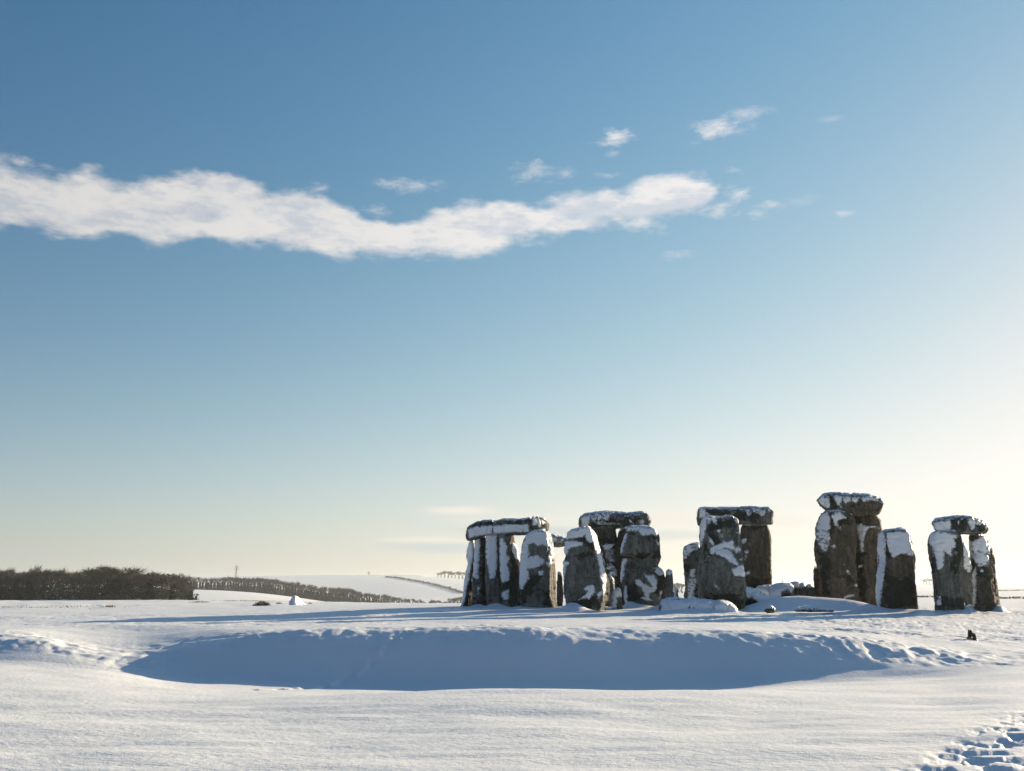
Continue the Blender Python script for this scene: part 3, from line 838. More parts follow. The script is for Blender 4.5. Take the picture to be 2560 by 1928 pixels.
stone('s13', 'standing_stone', 'standing stone', 'stout front upright, bulging block above a horizontal crack, snow smeared down its foot', 2, 54.0, [.35, 0, .1, .5],
      [(348, [1150, 1190, 1300, 1325]), (360, [1122, 1180, 1420, 1450]), (378, [1106, 1170, 1480, 1516]), (402, [1092, 1160, 1520, 1572]), (450, [1078, 1150, 1548, 1602]), (540, [1058, 1140, 1560, 1620]), (640, [1036, 1110, 1568, 1634]), (715, [1014, 1090, 1570, 1644]), (745, [1014, 1090, 1570, 1646]), (785, [1050, 1110, 1560, 1644]), (850, [1050, 1110, 1540, 1624]), (905, [1038, 1100, 1530, 1590]), (930, [1032, 1100, 1540, 1580]), (960, [1028, 1100, 1600, 1632]), (1020, [1016, 1100, 1625, 1660]), (1100, [1006, 1100, 1640, 1676]), (1180, [1012, 1100, 1640, 1684]), (1240, [1034, 1100, 1640, 1688]), (1400, [1060, 1130, 1640, 1694]), (1560, [1100, 1140, 1640, 1696])],
      thick=.8, dslope=[.1, .08, .05, 0, -.05, -.1, -.15, -.15, -.1, .2, .28, .28, .26, .15, .1, .1, .1, .1, .1, .1],
      snow=[[(1100, 395), (1130, 360), (1300, 350), (1480, 375), (1560, 400), (1565, 480), (1480, 455), (1340, 470), (1310, 440), (1280, 395), (1160, 400), (1110, 410)], [(1070, 470), (1120, 440), (1100, 560), (1060, 660), (1040, 725), (1016, 735), (1040, 600)], [(1050, 820), (1120, 815), (1120, 860), (1080, 960), (1060, 1080), (1030, 1190), (1010, 1190), (1010, 1080), (1040, 900)],
            [(1360, 1010), (1420, 1060), (1500, 1050), (1560, 1130), (1560, 1200), (1540, 1290), (1460, 1330), (1440, 1400), (1500, 1440), (1400, 1440), (1320, 1400), (1390, 1370), (1330, 1250), (1240, 1190), (1250, 1130), (1290, 1110), (1350, 1180), (1440, 1220), (1500, 1250), (1500, 1220), (1440, 1160), (1380, 1070)],
            [(1560, 940), (1610, 960), (1660, 1030), (1640, 1070), (1590, 1060), (1530, 1010)], [(1600, 1290), (1640, 1290), (1620, 1400), (1590, 1450)], [(1085, 1200), (1105, 1210), (1125, 1450), (1090, 1500), (1060, 1450)], [(1545, 540), (1590, 580), (1600, 620), (1570, 600)]],
      moss_shade=[[(1110, 400), (1290, 400), (1340, 470), (1565, 480), (1570, 560), (1400, 500), (1120, 450)], [(1040, 760), (1500, 740), (1640, 620), (1640, 800), (1550, 800), (1050, 820)], [(1120, 1190), (1240, 1200), (1390, 1370), (1300, 1420), (1120, 1500)], [(1500, 1010), (1690, 1050), (1690, 1480), (1600, 1480), (1560, 1300), (1560, 1100)]],
      cracks=[([(1040, 790), (1200, 800), (1400, 780), (1500, 740), (1580, 640)], 16, .14)], jag=.8)
stone('s14', 'standing_stone', 'standing stone', 'knee high stone caked in sunlit snow with one bare brown patch', 2, 52.0, [.1, 0, .25],
      [(1262, [960, 990, 1010]), (1285, [928, 990, 1026]), (1340, [908, 1000, 1040]), (1420, [900, 1000, 1052]), (1500, [896, 1000, 1062]), (1570, [892, 1000, 1068])], thick=.5, rock='brown', res=1.6,
      snow=[[(930, 1262), (1010, 1262), (1040, 1350), (1050, 1400), (1000, 1370), (965, 1400), (960, 1560), (890, 1560), (900, 1400), (915, 1310)]])
stone('s15', 'standing_stone', 'standing stone', 'small grey round topped stone beside the sunlit edge of the tapering upright', 2, 57.5, [.1, 0, .2],
      [(1092, [842, 860, 872]), (1110, [840, 885, 902]), (1160, [838, 895, 916]), (1280, [836, 900, 922]), (1500, [830, 900, 924])], thick=.6, res=1.6, snow=[[(840, 1095), (880, 1095), (912, 1120), (920, 1180), (895, 1130), (850, 1115)]])
stone('s17', 'standing_stone', 'standing stone', 'slim round topped dark post stone with a frosted head in the open gap', 3, 58.0, [.1, 0, .15],
      [(998, [48, 65, 80]), (1012, [30, 60, 102]), (1050, [24, 60, 114]), (1100, [22, 60, 120]), (1250, [22, 60, 126]), (1400, [24, 60, 130]), (1430, [24, 60, 132])], thick=.6, res=1.6, snow=[{'p': [(28, 1000), (105, 1000), (112, 1040), (60, 1070), (28, 1050)], 'n': 1}])
stone('s18', 'standing_stone', 'standing stone', 'tiny pale snow coated stone right of the slim post stone', 3, 60.0, [.1, 0, .15],
      [(1235, [140, 152, 165]), (1255, [132, 155, 185]), (1320, [130, 155, 190]), (1400, [130, 155, 192])], thick=.5, res=2.0, snow=[rect(125, 1230, 170, 1390)])

# ---- central group (zone 3)
stone('s19', 'standing_stone', 'standing stone', 'squared upright with frosted crown and vertical snow ribbon, left of the great slab', 3, 53.0, [.3, 0, 0, .3],
      [(672, [330, 380, 450, 480]), (690, [280, 370, 470, 520]), (740, [262, 360, 470, 520]), (900, [258, 350, 470, 520]), (1100, [258, 340, 470, 520]), (1300, [254, 340, 470, 520]), (1440, [252, 340, 470, 520])],
      thick=.9, snow=[{'p': [(262, 680), (330, 665), (480, 670), (480, 700), (350, 760), (300, 850), (262, 830)], 'n': 2.5, 'o': -.5}, [(350, 985), (415, 985), (415, 1080), (380, 1115), (345, 1070)], {'p': [(340, 1110), (425, 1110), (432, 1180), (410, 1250), (400, 1370), (330, 1450), (315, 1450), (325, 1200)], 'n': 1}],
      moss_shade=[[(270, 830), (340, 850), (340, 980), (330, 1100), (280, 1000)], rect(415, 1180, 470, 1440)])
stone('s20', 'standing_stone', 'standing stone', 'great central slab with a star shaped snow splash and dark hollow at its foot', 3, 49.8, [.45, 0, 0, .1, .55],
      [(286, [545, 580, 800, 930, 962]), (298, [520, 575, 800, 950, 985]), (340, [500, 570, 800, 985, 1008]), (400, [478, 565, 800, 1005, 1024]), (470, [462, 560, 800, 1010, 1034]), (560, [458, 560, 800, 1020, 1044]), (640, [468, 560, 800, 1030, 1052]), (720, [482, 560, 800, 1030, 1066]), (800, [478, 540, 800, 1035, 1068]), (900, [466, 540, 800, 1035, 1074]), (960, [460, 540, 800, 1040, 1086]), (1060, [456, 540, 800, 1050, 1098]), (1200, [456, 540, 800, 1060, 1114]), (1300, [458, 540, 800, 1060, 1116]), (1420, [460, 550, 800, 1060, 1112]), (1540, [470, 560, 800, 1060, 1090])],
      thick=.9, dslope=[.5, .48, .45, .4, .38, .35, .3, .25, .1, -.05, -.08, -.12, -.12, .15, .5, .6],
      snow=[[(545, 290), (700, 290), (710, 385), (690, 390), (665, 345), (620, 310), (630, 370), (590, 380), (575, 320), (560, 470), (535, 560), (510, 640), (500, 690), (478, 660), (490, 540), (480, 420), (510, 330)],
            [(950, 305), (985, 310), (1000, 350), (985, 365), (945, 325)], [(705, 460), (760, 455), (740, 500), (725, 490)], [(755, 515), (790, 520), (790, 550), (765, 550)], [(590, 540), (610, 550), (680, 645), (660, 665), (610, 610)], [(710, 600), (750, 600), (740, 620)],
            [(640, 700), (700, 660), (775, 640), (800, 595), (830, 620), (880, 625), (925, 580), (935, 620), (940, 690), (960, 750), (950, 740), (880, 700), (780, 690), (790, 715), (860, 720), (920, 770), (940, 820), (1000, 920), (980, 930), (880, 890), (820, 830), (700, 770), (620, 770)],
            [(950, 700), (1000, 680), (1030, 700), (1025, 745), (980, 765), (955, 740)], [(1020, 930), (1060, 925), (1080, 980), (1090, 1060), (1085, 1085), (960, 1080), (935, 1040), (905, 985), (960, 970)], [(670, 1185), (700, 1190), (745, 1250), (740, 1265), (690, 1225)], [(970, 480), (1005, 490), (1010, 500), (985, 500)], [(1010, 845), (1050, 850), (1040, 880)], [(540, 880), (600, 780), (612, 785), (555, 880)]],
      moss_shade=[[(550, 1370), (700, 1330), (880, 1265), (1000, 1310), (1100, 1380), (1095, 1530), (640, 1530), (550, 1450)], [(560, 310), (900, 320), (960, 400), (800, 420), (700, 480), (580, 480)], [(540, 640), (640, 780), (560, 920), (510, 930)], [(600, 480), (700, 520), (760, 620), (680, 680), (600, 560)]],  # first polygon paints the shade of the foot hollow into the rock
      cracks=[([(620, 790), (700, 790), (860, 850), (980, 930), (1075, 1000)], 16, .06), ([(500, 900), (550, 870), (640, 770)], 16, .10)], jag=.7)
stone('l5', 'lintel_stone', 'lintel', 'long squared flat topped lintel above the great central slab', 3, 60.2, [.35, 0, .05, .4],
      [(470, [174, 195, 380, 395]), (485, [166, 188, 385, 396]), (560, [168, 190, 385, 397]), (700, [176, 196, 385, 398]), (860, [174, 196, 386, 398]), (1050, [174, 196, 388, 400]), (1200, [172, 196, 386, 398]), (1380, [172, 194, 384, 396]), (1425, [176, 198, 382, 394]), (1446, [196, 215, 370, 384])],
      thick=1.2, horiz=True, res=1.3, soft=2, snow=[[(472, 175), (562, 180), (550, 290), (475, 300)], [(568, 215), (590, 230), (640, 265), (575, 275)], [(790, 290), (820, 265), (860, 270), (875, 300)], {'p': [(1100, 185), (1170, 200), (1180, 240), (1120, 270)], 'n': 3}, {'p': [(1195, 185), (1360, 185), (1365, 230), (1310, 270), (1240, 220)], 'n': 3}, [(1390, 175), (1430, 180), (1435, 210), (1400, 210)]],
      moss_shade=[[(570, 190), (900, 200), (1100, 240), (1380, 260), (1300, 340), (1000, 300), (600, 300)]])
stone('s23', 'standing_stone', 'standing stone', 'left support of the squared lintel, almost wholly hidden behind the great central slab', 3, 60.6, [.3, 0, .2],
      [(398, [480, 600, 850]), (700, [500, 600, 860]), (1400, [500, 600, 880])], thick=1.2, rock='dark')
stone('s22', 'standing_stone', 'standing stone', 'smooth dark brown upright under the right end of the squared flat topped lintel', 3, 60.4, [.2, 0, .1, .3],
      [(400, [1042, 1100, 1360, 1392]), (450, [1032, 1100, 1380, 1416]), (520, [1026, 1100, 1395, 1432]), (600, [985, 1100, 1405, 1444]), (750, [995, 1110, 1415, 1456]), (900, [1005, 1110, 1415, 1460]), (1000, [1015, 1120, 1410, 1454]), (1100, [1025, 1120, 1405, 1448]), (1250, [1030, 1120, 1405, 1444]), (1400, [1035, 1120, 1405, 1444])],
      thick=1.1, rock='brown', rough=.8, snow=[[(1042, 600), (1080, 570), (1118, 580), (1100, 620), (1050, 650)], [(1085, 730), (1140, 735), (1120, 770), (1100, 850), (1075, 860), (1090, 780)], [(1090, 1040), (1150, 1005), (1160, 1030), (1130, 1060), (1095, 1062)]],
      moss_shade=[rect(1090, 1100, 1440, 1240), [(1040, 400), (1400, 400), (1420, 440), (1200, 470), (1060, 440)]])
stone('f1', 'fallen_stone', 'fallen stone', 'tilted fallen slab sheeted in snow with black underside, right of the great slab', 3, 52.0, [.6, 0, .1],
      [(1080, [1226, 1275, 1500]), (1110, [1240, 1290, 1512]), (1200, [1262, 1345, 1515]), (1300, [1305, 1405, 1505]), (1380, [1345, 1440, 1490]), (1440, [1378, 1450, 1478]), (1500, [1392, 1440, 1470])],
      thick=1.6, horiz=True, rock='dark', res=1.4, snow=[[(1080, 1225), (1250, 1280), (1400, 1340), (1520, 1385), (1500, 1430), (1400, 1440), (1340, 1470), (1250, 1410), (1180, 1365), (1080, 1350)]], moss_shade=[[(1080, 1365), (1190, 1375), (1350, 1475), (1280, 1515), (1080, 1520)]], rough=.7)
stone('f2', 'fallen_stone', 'fallen stone', 'low squared block under deep snow at the foot of the brown central upright', 3, 59.0, [.6, 0, .1],
      [(1236, [1270, 1285, 1330]), (1250, [1228, 1250, 1350]), (1330, [1214, 1240, 1370]), (1420, [1214, 1240, 1380]), (1460, [1226, 1250, 1390])], thick=1.2, horiz=True, res=1.6, snow=[rect(1230, 1205, 1460, 1390)], rough=.6)
stone('f3', 'fallen_stone', 'fallen stone', 'big rounded boulder under pillowy snow with bare rock low on its right', 3, 57.0, [.9, .15, 0],
      [(1418, [1290, 1320, 1370]), (1440, [1215, 1290, 1390]), (1490, [1190, 1280, 1400]), (1560, [1176, 1270, 1400]), (1640, [1172, 1265, 1400]), (1700, [1180, 1270, 1398]), (1740, [1210, 1280, 1390])], thick=1.3, horiz=True, res=1.5, rough=.7,
      snow=[[(1415, 1370), (1430, 1200), (1560, 1170), (1700, 1170), (1745, 1230), (1720, 1310), (1670, 1265), (1590, 1280), (1570, 1350), (1470, 1370)]], moss_shade=[[(1570, 1290), (1660, 1270), (1700, 1330), (1690, 1400), (1480, 1400)]])
stone('f4', 'fallen_stone', 'fallen stone', 'sunlit lumpy brown fallen stone with a thin snow crest, beside the pillowy boulder', 3, 58.2, [.8, .1, 0],
      [(1700, [1185, 1240, 1390]), (1760, [1172, 1220, 1390]), (1850, [1178, 1215, 1385]), (1920, [1190, 1225, 1380]), (1980, [1206, 1240, 1380]), (2010, [1225, 1255, 1380])], thick=1.0, horiz=True, rock='brown', res=1.5,
      snow=[[(1700, 1175), (1850, 1170), (1990, 1205), (1980, 1225), (1900, 1215), (1830, 1240), (1760, 1215), (1720, 1260), (1700, 1300)]], cracks=[([(1840, 1200), (1835, 1380)], 18, .15), ([(1920, 1200), (1930, 1380)], 14, .10)])
stone('f5', 'fallen_stone', 'fallen stone', 'long low stone buried under smooth snow in front of the frost crowned upright', 3, 47.0, [.9, .1, 0],
      [(-30, [1440, 1480, 1560]), (60, [1412, 1465, 1565]), (160, [1400, 1460, 1568]), (280, [1420, 1465, 1570]), (400, [1400, 1455, 1570]), (520, [1412, 1455, 1570]), (620, [1432, 1465, 1568]), (700, [1440, 1470, 1565])], thick=1.5, horiz=True, res=1.4, rough=.8,
      snow=[[(-40, 1400), (720, 1400), (720, 1580), (440, 1580), (430, 1530), (400, 1500), (380, 1550), (340, 1490), (290, 1530), (280, 1580), (-40, 1580)]], moss_shade=[rect(280, 1480, 440, 1570)])
stone('f6', 'fallen_stone', 'fallen stone', 'humped snow covered slab end before the dark hollow of the great slab', 3, 46.8, [.9, .1, 0],
      [(690, [1440, 1480, 1568]), (740, [1424, 1470, 1570]), (800, [1426, 1472, 1572]), (860, [1440, 1485, 1572]), (910, [1466, 1505, 1572]), (945, [1498, 1525, 1570]), (968, [1530, 1545, 1566])], thick=1.4, horiz=True, res=1.4, rough=.6,
      snow=[[(680, 1420), (980, 1420), (985, 1580), (840, 1580), (820, 1545), (750, 1545), (740, 1580), (680, 1580)]], moss_shade=[rect(740, 1535, 840, 1575)])
stone('f7', 'fallen_stone', 'small rock', 'small round dark rock poking out of the snow before the long drift', 3, 46.3, [.2, 0, 0],
      [(1372, [1525, 1535, 1555]), (1390, [1504, 1520, 1560]), (1425, [1498, 1512, 1562]), (1455, [1506, 1520, 1560]), (1472, [1525, 1535, 1555])], thick=.4, horiz=True, res=2.2, rock='dark', top_snow=.4)
stone('f8', 'fallen_stone', 'fallen stone', 'long fallen slab buried in a smooth drift, only its dark lower edge showing', 3, 47.0, [.5, .1, 0],
      [(1770, [1528, 1536, 1552]), (1800, [1516, 1528, 1556]), (1880, [1506, 1522, 1556]), (1980, [1508, 1524, 1556]), (2060, [1516, 1530, 1556]), (2150, [1522, 1534, 1556]), (2240, [1532, 1540, 1556]), (2270, [1540, 1546, 1556])], thick=1.0, horiz=True, res=1.8, rough=.35,
      snow=[[(1760, 1490), (2280, 1490), (2280, 1536), (2180, 1530), (2060, 1534), (1950, 1522), (1900, 1530), (1850, 1522), (1790, 1530)]], moss_shade=[rect(1780, 1515, 2250, 1560)])

# ---- tall pair (zone 4)
stone('s28', 'standing_stone', 'standing stone', 'low broken stump against the left side of the tallest upright', 4, 58.5, [.1, 0, .2],
      [(1062, [178, 195, 245]), (1078, [168, 200, 280]), (1120, [166, 205, 285]), (1300, [162, 205, 302]), (1480, [158, 205, 315])], thick=.7, rock='brown', res=1.5)
stone('s29', 'standing_stone', 'standing stone', 'tallest broad brown upright with a snow draped left shoulder', 4, 56.8, [.7, 0, 0, .4],
      [(358, [320, 390, 520, 556]), (372, [286, 385, 560, 620]), (400, [262, 382, 600, 662]), (450, [238, 380, 630, 690]), (550, [212, 378, 650, 708]), (700, [202, 376, 665, 722]), (780, [190, 374, 665, 722]), (840, [186, 372, 660, 718]), (920, [196, 370, 650, 704]), (1000, [212, 370, 645, 698]), (1060, [224, 370, 650, 706]), (1180, [240, 370, 665, 722]), (1240, [246, 372, 665, 722]), (1300, [252, 374, 680, 748]), (1380, [262, 378, 705, 768]), (1480, [272, 382, 715, 772]), (1580, [276, 384, 715, 770])],
      thick=1.0, rock='brown', snow=[[(300, 365), (360, 358), (378, 420), (378, 560), (360, 600), (300, 590), (212, 575), (230, 470), (262, 400)], {'p': [(212, 580), (370, 590), (372, 760), (340, 850), (290, 850), (240, 760), (205, 700)], 'n': 4, 'o': -1.2}, [(400, 400), (440, 365), (510, 360), (560, 400), (585, 435), (530, 440), (470, 460), (465, 490), (520, 560), (515, 580), (470, 550), (430, 510), (420, 440)], [(585, 1085), (620, 1090), (632, 1140), (600, 1130)], [(555, 1430), (620, 1400), (690, 1395), (690, 1415), (600, 1440), (560, 1448)], [(540, 1010), (565, 1015), (560, 1035)], [(395, 790), (430, 760), (455, 800), (430, 820)], [(690, 1280), (715, 1262), (722, 1285), (700, 1300)]],
      moss_shade=[[(382, 380), (410, 400), (430, 600), (380, 700), (378, 500)], [(470, 450), (600, 440), (640, 500), (560, 540), (500, 520)], [(220, 850), (360, 860), (370, 1400), (270, 1400), (240, 1150)], [(520, 1180), (640, 1180), (680, 1250), (560, 1260)]])
stone('l6', 'lintel_stone', 'lintel', 'highest lintel, pillow shaped, white left end and fluted snow along its top', 4, 57.0, [.6, .1, 0, .5],
      [(222, [202, 210, 216, 222]), (232, [175, 190, 235, 248]), (262, [146, 170, 280, 290]), (320, [126, 160, 325, 340]), (400, [122, 160, 345, 358]), (500, [126, 165, 350, 366]), (620, [130, 170, 362, 380]), (720, [138, 175, 372, 392]), (820, [144, 180, 380, 402]), (900, [148, 190, 378, 400]), (920, [160, 195, 376, 398]), (980, [170, 200, 368, 390]), (1020, [180, 205, 350, 370]), (1042, [192, 212, 300, 320]), (1052, [210, 220, 250, 262])],
      thick=1.3, horiz=True, res=1.3, rock='brown', snow=[[(228, 200), (270, 160), (372, 180), (376, 300), (340, 310), (300, 290), (240, 235)], [(410, 150), (520, 160), (525, 200), (500, 270), (470, 260), (450, 200)], [(525, 160), (640, 160), (638, 215), (570, 250), (550, 215)], [(650, 165), (780, 170), (740, 190), (720, 240), (650, 210)], [(760, 175), (900, 155), (900, 190), (820, 230), (790, 215)], {'p': [(900, 170), (1040, 190), (1045, 240), (1000, 230), (900, 200)], 'n': 3, 'o': -1.5}, [(480, 255), (520, 280), (540, 300), (515, 300)]],
      cracks=[([(645, 140), (645, 370)], 7, .07), ([(522, 160), (560, 240)], 8, .05), ([(380, 160), (385, 340)], 8, .05)], moss_shade=[[(385, 160), (440, 190), (500, 280), (400, 300)], [(700, 220), (800, 230), (780, 280), (640, 280)]])
stone('s31', 'standing_stone', 'standing stone', 'brown upright with a white snow gully, behind and right of the tallest upright', 4, 57.8, [.5, 0, 0, .35],
      [(398, [645, 760, 930, 948]), (420, [635, 760, 960, 990]), (450, [635, 770, 985, 1014]), (520, [645, 790, 1000, 1032]), (590, [655, 800, 1015, 1048]), (660, [665, 805, 1020, 1052]), (850, [660, 800, 1030, 1060]), (1100, [670, 810, 1030, 1060]), (1300, [695, 830, 1030, 1060]), (1450, [725, 850, 1030, 1060]), (1600, [755, 862, 1030, 1060])],
      thick=1.1, rock='brown', snow=[[(700, 515), (750, 520), (770, 495), (800, 520), (870, 535), (960, 540), (1010, 560), (960, 555), (880, 550), (840, 590), (820, 640), (800, 720), (800, 850), (765, 860), (760, 720), (735, 640)], [(740, 1030), (795, 1020), (790, 1045), (745, 1060)]],
      moss_shade=[[(705, 860), (800, 880), (830, 1300), (860, 1560), (780, 1560), (720, 1200)], [(680, 410), (800, 410), (750, 490), (700, 500)]])
stone('s32', 'standing_stone', 'standing stone', 'wide short upright with a pure white left edge and snow panel across its top', 4, 50.6, [.75, 0, 0, .3],
      [(603, [1045, 1085, 1340, 1376]), (615, [1018, 1078, 1360, 1388]), (645, [990, 1075, 1370, 1394]), (700, [972, 1080, 1382, 1406]), (800, [970, 1084, 1400, 1428]), (900, [974, 1090, 1412, 1442]), (960, [976, 1090, 1418, 1448]), (1050, [970, 1078, 1420, 1448]), (1150, [962, 1064, 1430, 1458]), (1250, [954, 1050, 1452, 1480]), (1330, [948, 1034, 1464, 1492]), (1450, [954, 1024, 1472, 1500]), (1570, [972, 1026, 1476, 1502]), (1620, [976, 1026, 1476, 1502])],
      thick=.8, rock='brown', snow=[[(985, 640), (1020, 608), (1060, 604), (1072, 650), (1080, 820), (1084, 960), (1064, 1090), (1048, 1240), (1026, 1400), (1012, 1500), (1024, 1580), (970, 1590), (950, 1420), (950, 1300), (966, 1120), (974, 920), (968, 720)], [(1090, 612), (1340, 602), (1385, 620), (1400, 720), (1430, 860), (1438, 920), (1330, 885), (1260, 880), (1190, 930), (1160, 920), (1130, 850), (1105, 760), (1100, 660)]],
      moss_shade=[[(1060, 620), (1100, 640), (1120, 820), (1150, 920), (1090, 900)], [(1080, 1150), (1200, 1180), (1460, 1200), (1500, 1560), (1030, 1560)], [(1190, 620), (1230, 640), (1265, 700), (1210, 690)]])

# ---- right hand trilithon (zone 5)
stone('s34', 'standing_stone', 'standing stone', 'left upright of the rightmost pair, snow sheeted on top and bare below', 5, 49.8, [.35, 0, 0, .35],
      [(330, [235, 290, 480, 530]), (345, [210, 280, 510, 556]), (380, [192, 275, 530, 568]), (450, [186, 275, 540, 576]), (550, [194, 280, 545, 584]), (650, [202, 285, 548, 586]), (750, [206, 285, 550, 588]), (830, [216, 290, 552, 590]), (920, [232, 295, 555, 598]), (1000, [244, 300, 560, 606]), (1100, [248, 302, 575, 616]), (1220, [254, 305, 585, 622]), (1280, [256, 305, 585, 622])],
      thick=.9, snow=[[(200, 370), (240, 335), (400, 335), (520, 360), (530, 400), (480, 390), (485, 430), (510, 440), (490, 510), (450, 540), (470, 600), (440, 600), (400, 570), (370, 545), (365, 700), (340, 750), (300, 760), (285, 640), (240, 520), (195, 440)], [(500, 550), (525, 560), (510, 600)], [(285, 1060), (330, 1070), (345, 1100), (310, 1100)], {'p': [(290, 1110), (340, 1110), (330, 1170), (295, 1170)], 'n': 2}],
      moss_shade=[[(520, 380), (575, 400), (585, 620), (560, 800), (470, 780), (480, 600), (500, 480)], [(200, 560), (280, 600), (300, 780), (230, 780)], [(280, 1000), (420, 1080), (600, 1100), (600, 1200), (300, 1200)]])
stone('s35', 'standing_stone', 'standing stone', 'narrow grey inner stone seen between the two uprights of the rightmost pair', 5, 54.5, [.1, 0, .4],
      [(462, [545, 590, 630]), (480, [540, 590, 640]), (700, [540, 595, 690]), (850, [545, 600, 700]), (950, [550, 610, 712]), (1050, [560, 620, 710]), (1150, [610, 650, 718]), (1230, [630, 670, 722])],
      thick=.8, snow=[{'p': [(590, 465), (640, 465), (690, 640), (680, 780), (660, 800), (600, 740)], 'n': 2.5}])
stone('s36', 'standing_stone', 'standing stone', 'rightmost upright, tapering to a snow patched right shoulder', 5, 50.6, [.5, 0, 0, .6],
      [(358, [656, 690, 790, 822]), (375, [650, 690, 810, 844]), (420, [648, 695, 840, 872]), (480, [644, 700, 864, 900]), (550, [650, 710, 876, 928]), (650, [662, 720, 884, 956]), (750, [676, 730, 892, 972]), (830, [688, 740, 900, 982]), (900, [712, 745, 910, 992]), (980, [720, 748, 920, 1004]), (1060, [708, 748, 930, 1012]), (1150, [704, 750, 940, 1020]), (1240, [716, 755, 945, 1026])],
      thick=.8, rock='brown', snow=[[(650, 440), (700, 430), (790, 390), (840, 370), (862, 420), (868, 560), (880, 640), (860, 720), (800, 710), (740, 680), (700, 620), (720, 540), (760, 550), (840, 590), (830, 560), (700, 540), (690, 640), (660, 560)], {'p': [(700, 560), (870, 560), (870, 720), (760, 720)], 'n': 3, 'o': -1}, {'p': [(868, 430), (910, 500), (890, 700), (875, 640)], 'n': 5, 'o': -2}, [(695, 820), (740, 720), (745, 900), (740, 1150), (705, 1190), (718, 1000)], [(790, 750), (825, 755), (820, 790), (795, 785)]],
      moss_shade=[[(650, 370), (820, 365), (760, 410), (690, 425)], [(690, 560), (740, 600), (735, 800), (700, 800)], [(750, 720), (890, 700), (900, 850), (760, 860)]])
stone('l7', 'lintel_stone', 'lintel', 'rightmost lintel, wedge shaped with snow at both ends', 5, 49.9, [.35, .05, 0, .35],
      [(250, [212, 222, 240, 252]), (262, [200, 215, 285, 300]), (300, [190, 208, 312, 322]), (380, [178, 198, 322, 330]), (460, [172, 194, 330, 340]), (570, [168, 190, 346, 358]), (680, [163, 188, 350, 362]), (730, [172, 192, 350, 360]), (790, [188, 205, 346, 356]), (840, [204, 220, 340, 350]), (862, [228, 240, 330, 344]), (870, [262, 270, 300, 312])],
      thick=.9, horiz=True, res=1.3, rock='grey', snow=[[(254, 215), (300, 205), (440, 200), (455, 240), (440, 300), (425, 325), (280, 312), (256, 260)], [(640, 170), (700, 165), (735, 200), (725, 280), (690, 300), (665, 250)], {'p': [(735, 190), (830, 205), (830, 235), (760, 240)], 'n': 3}, [(530, 200), (545, 200), (545, 250), (535, 240)]],
      moss_shade=[[(445, 180), (640, 180), (670, 290), (450, 320)], [(740, 230), (860, 240), (860, 330), (740, 320)]])

# ---- outlying stone on the plain (zone 6)
stone('heel', 'outlying_stone', 'outlying stone', 'lone leaning boulder plastered with snow far out on the left plain', 6, 88.0, [.5, 0, .6, 1.6],
      [(692, [1696, 1715, 1730, 1735]), (705, [1680, 1705, 1742, 1755]), (730, [1662, 1700, 1752, 1775]), (760, [1644, 1690, 1770, 1800]), (790, [1631, 1690, 1790, 1830]), (825, [1638, 1690, 1815, 1868]), (850, [1650, 1690, 1840, 1900]), (880, [1665, 1700, 1860, 1930])],
      thick=2.0, res=2.4, rough=1.6, snow=[[(1600, 680), (1960, 680), (1960, 900), (1700, 900), (1680, 830), (1640, 860), (1600, 850)]], sink=1.2)
stone('heel2', 'fallen_stone', 'small rock', 'low snowy rock touching the right foot of the lone boulder on the plain', 6, 89.5, [.3, 0, .3],
      [(836, [1960, 1970, 1978]), (850, [1946, 1965, 1992]), (875, [1935, 1965, 2005])], thick=.6, res=3, snow=[[(1950, 830), (2010, 830), (2010, 880), (1955, 880)]], sink=.5)

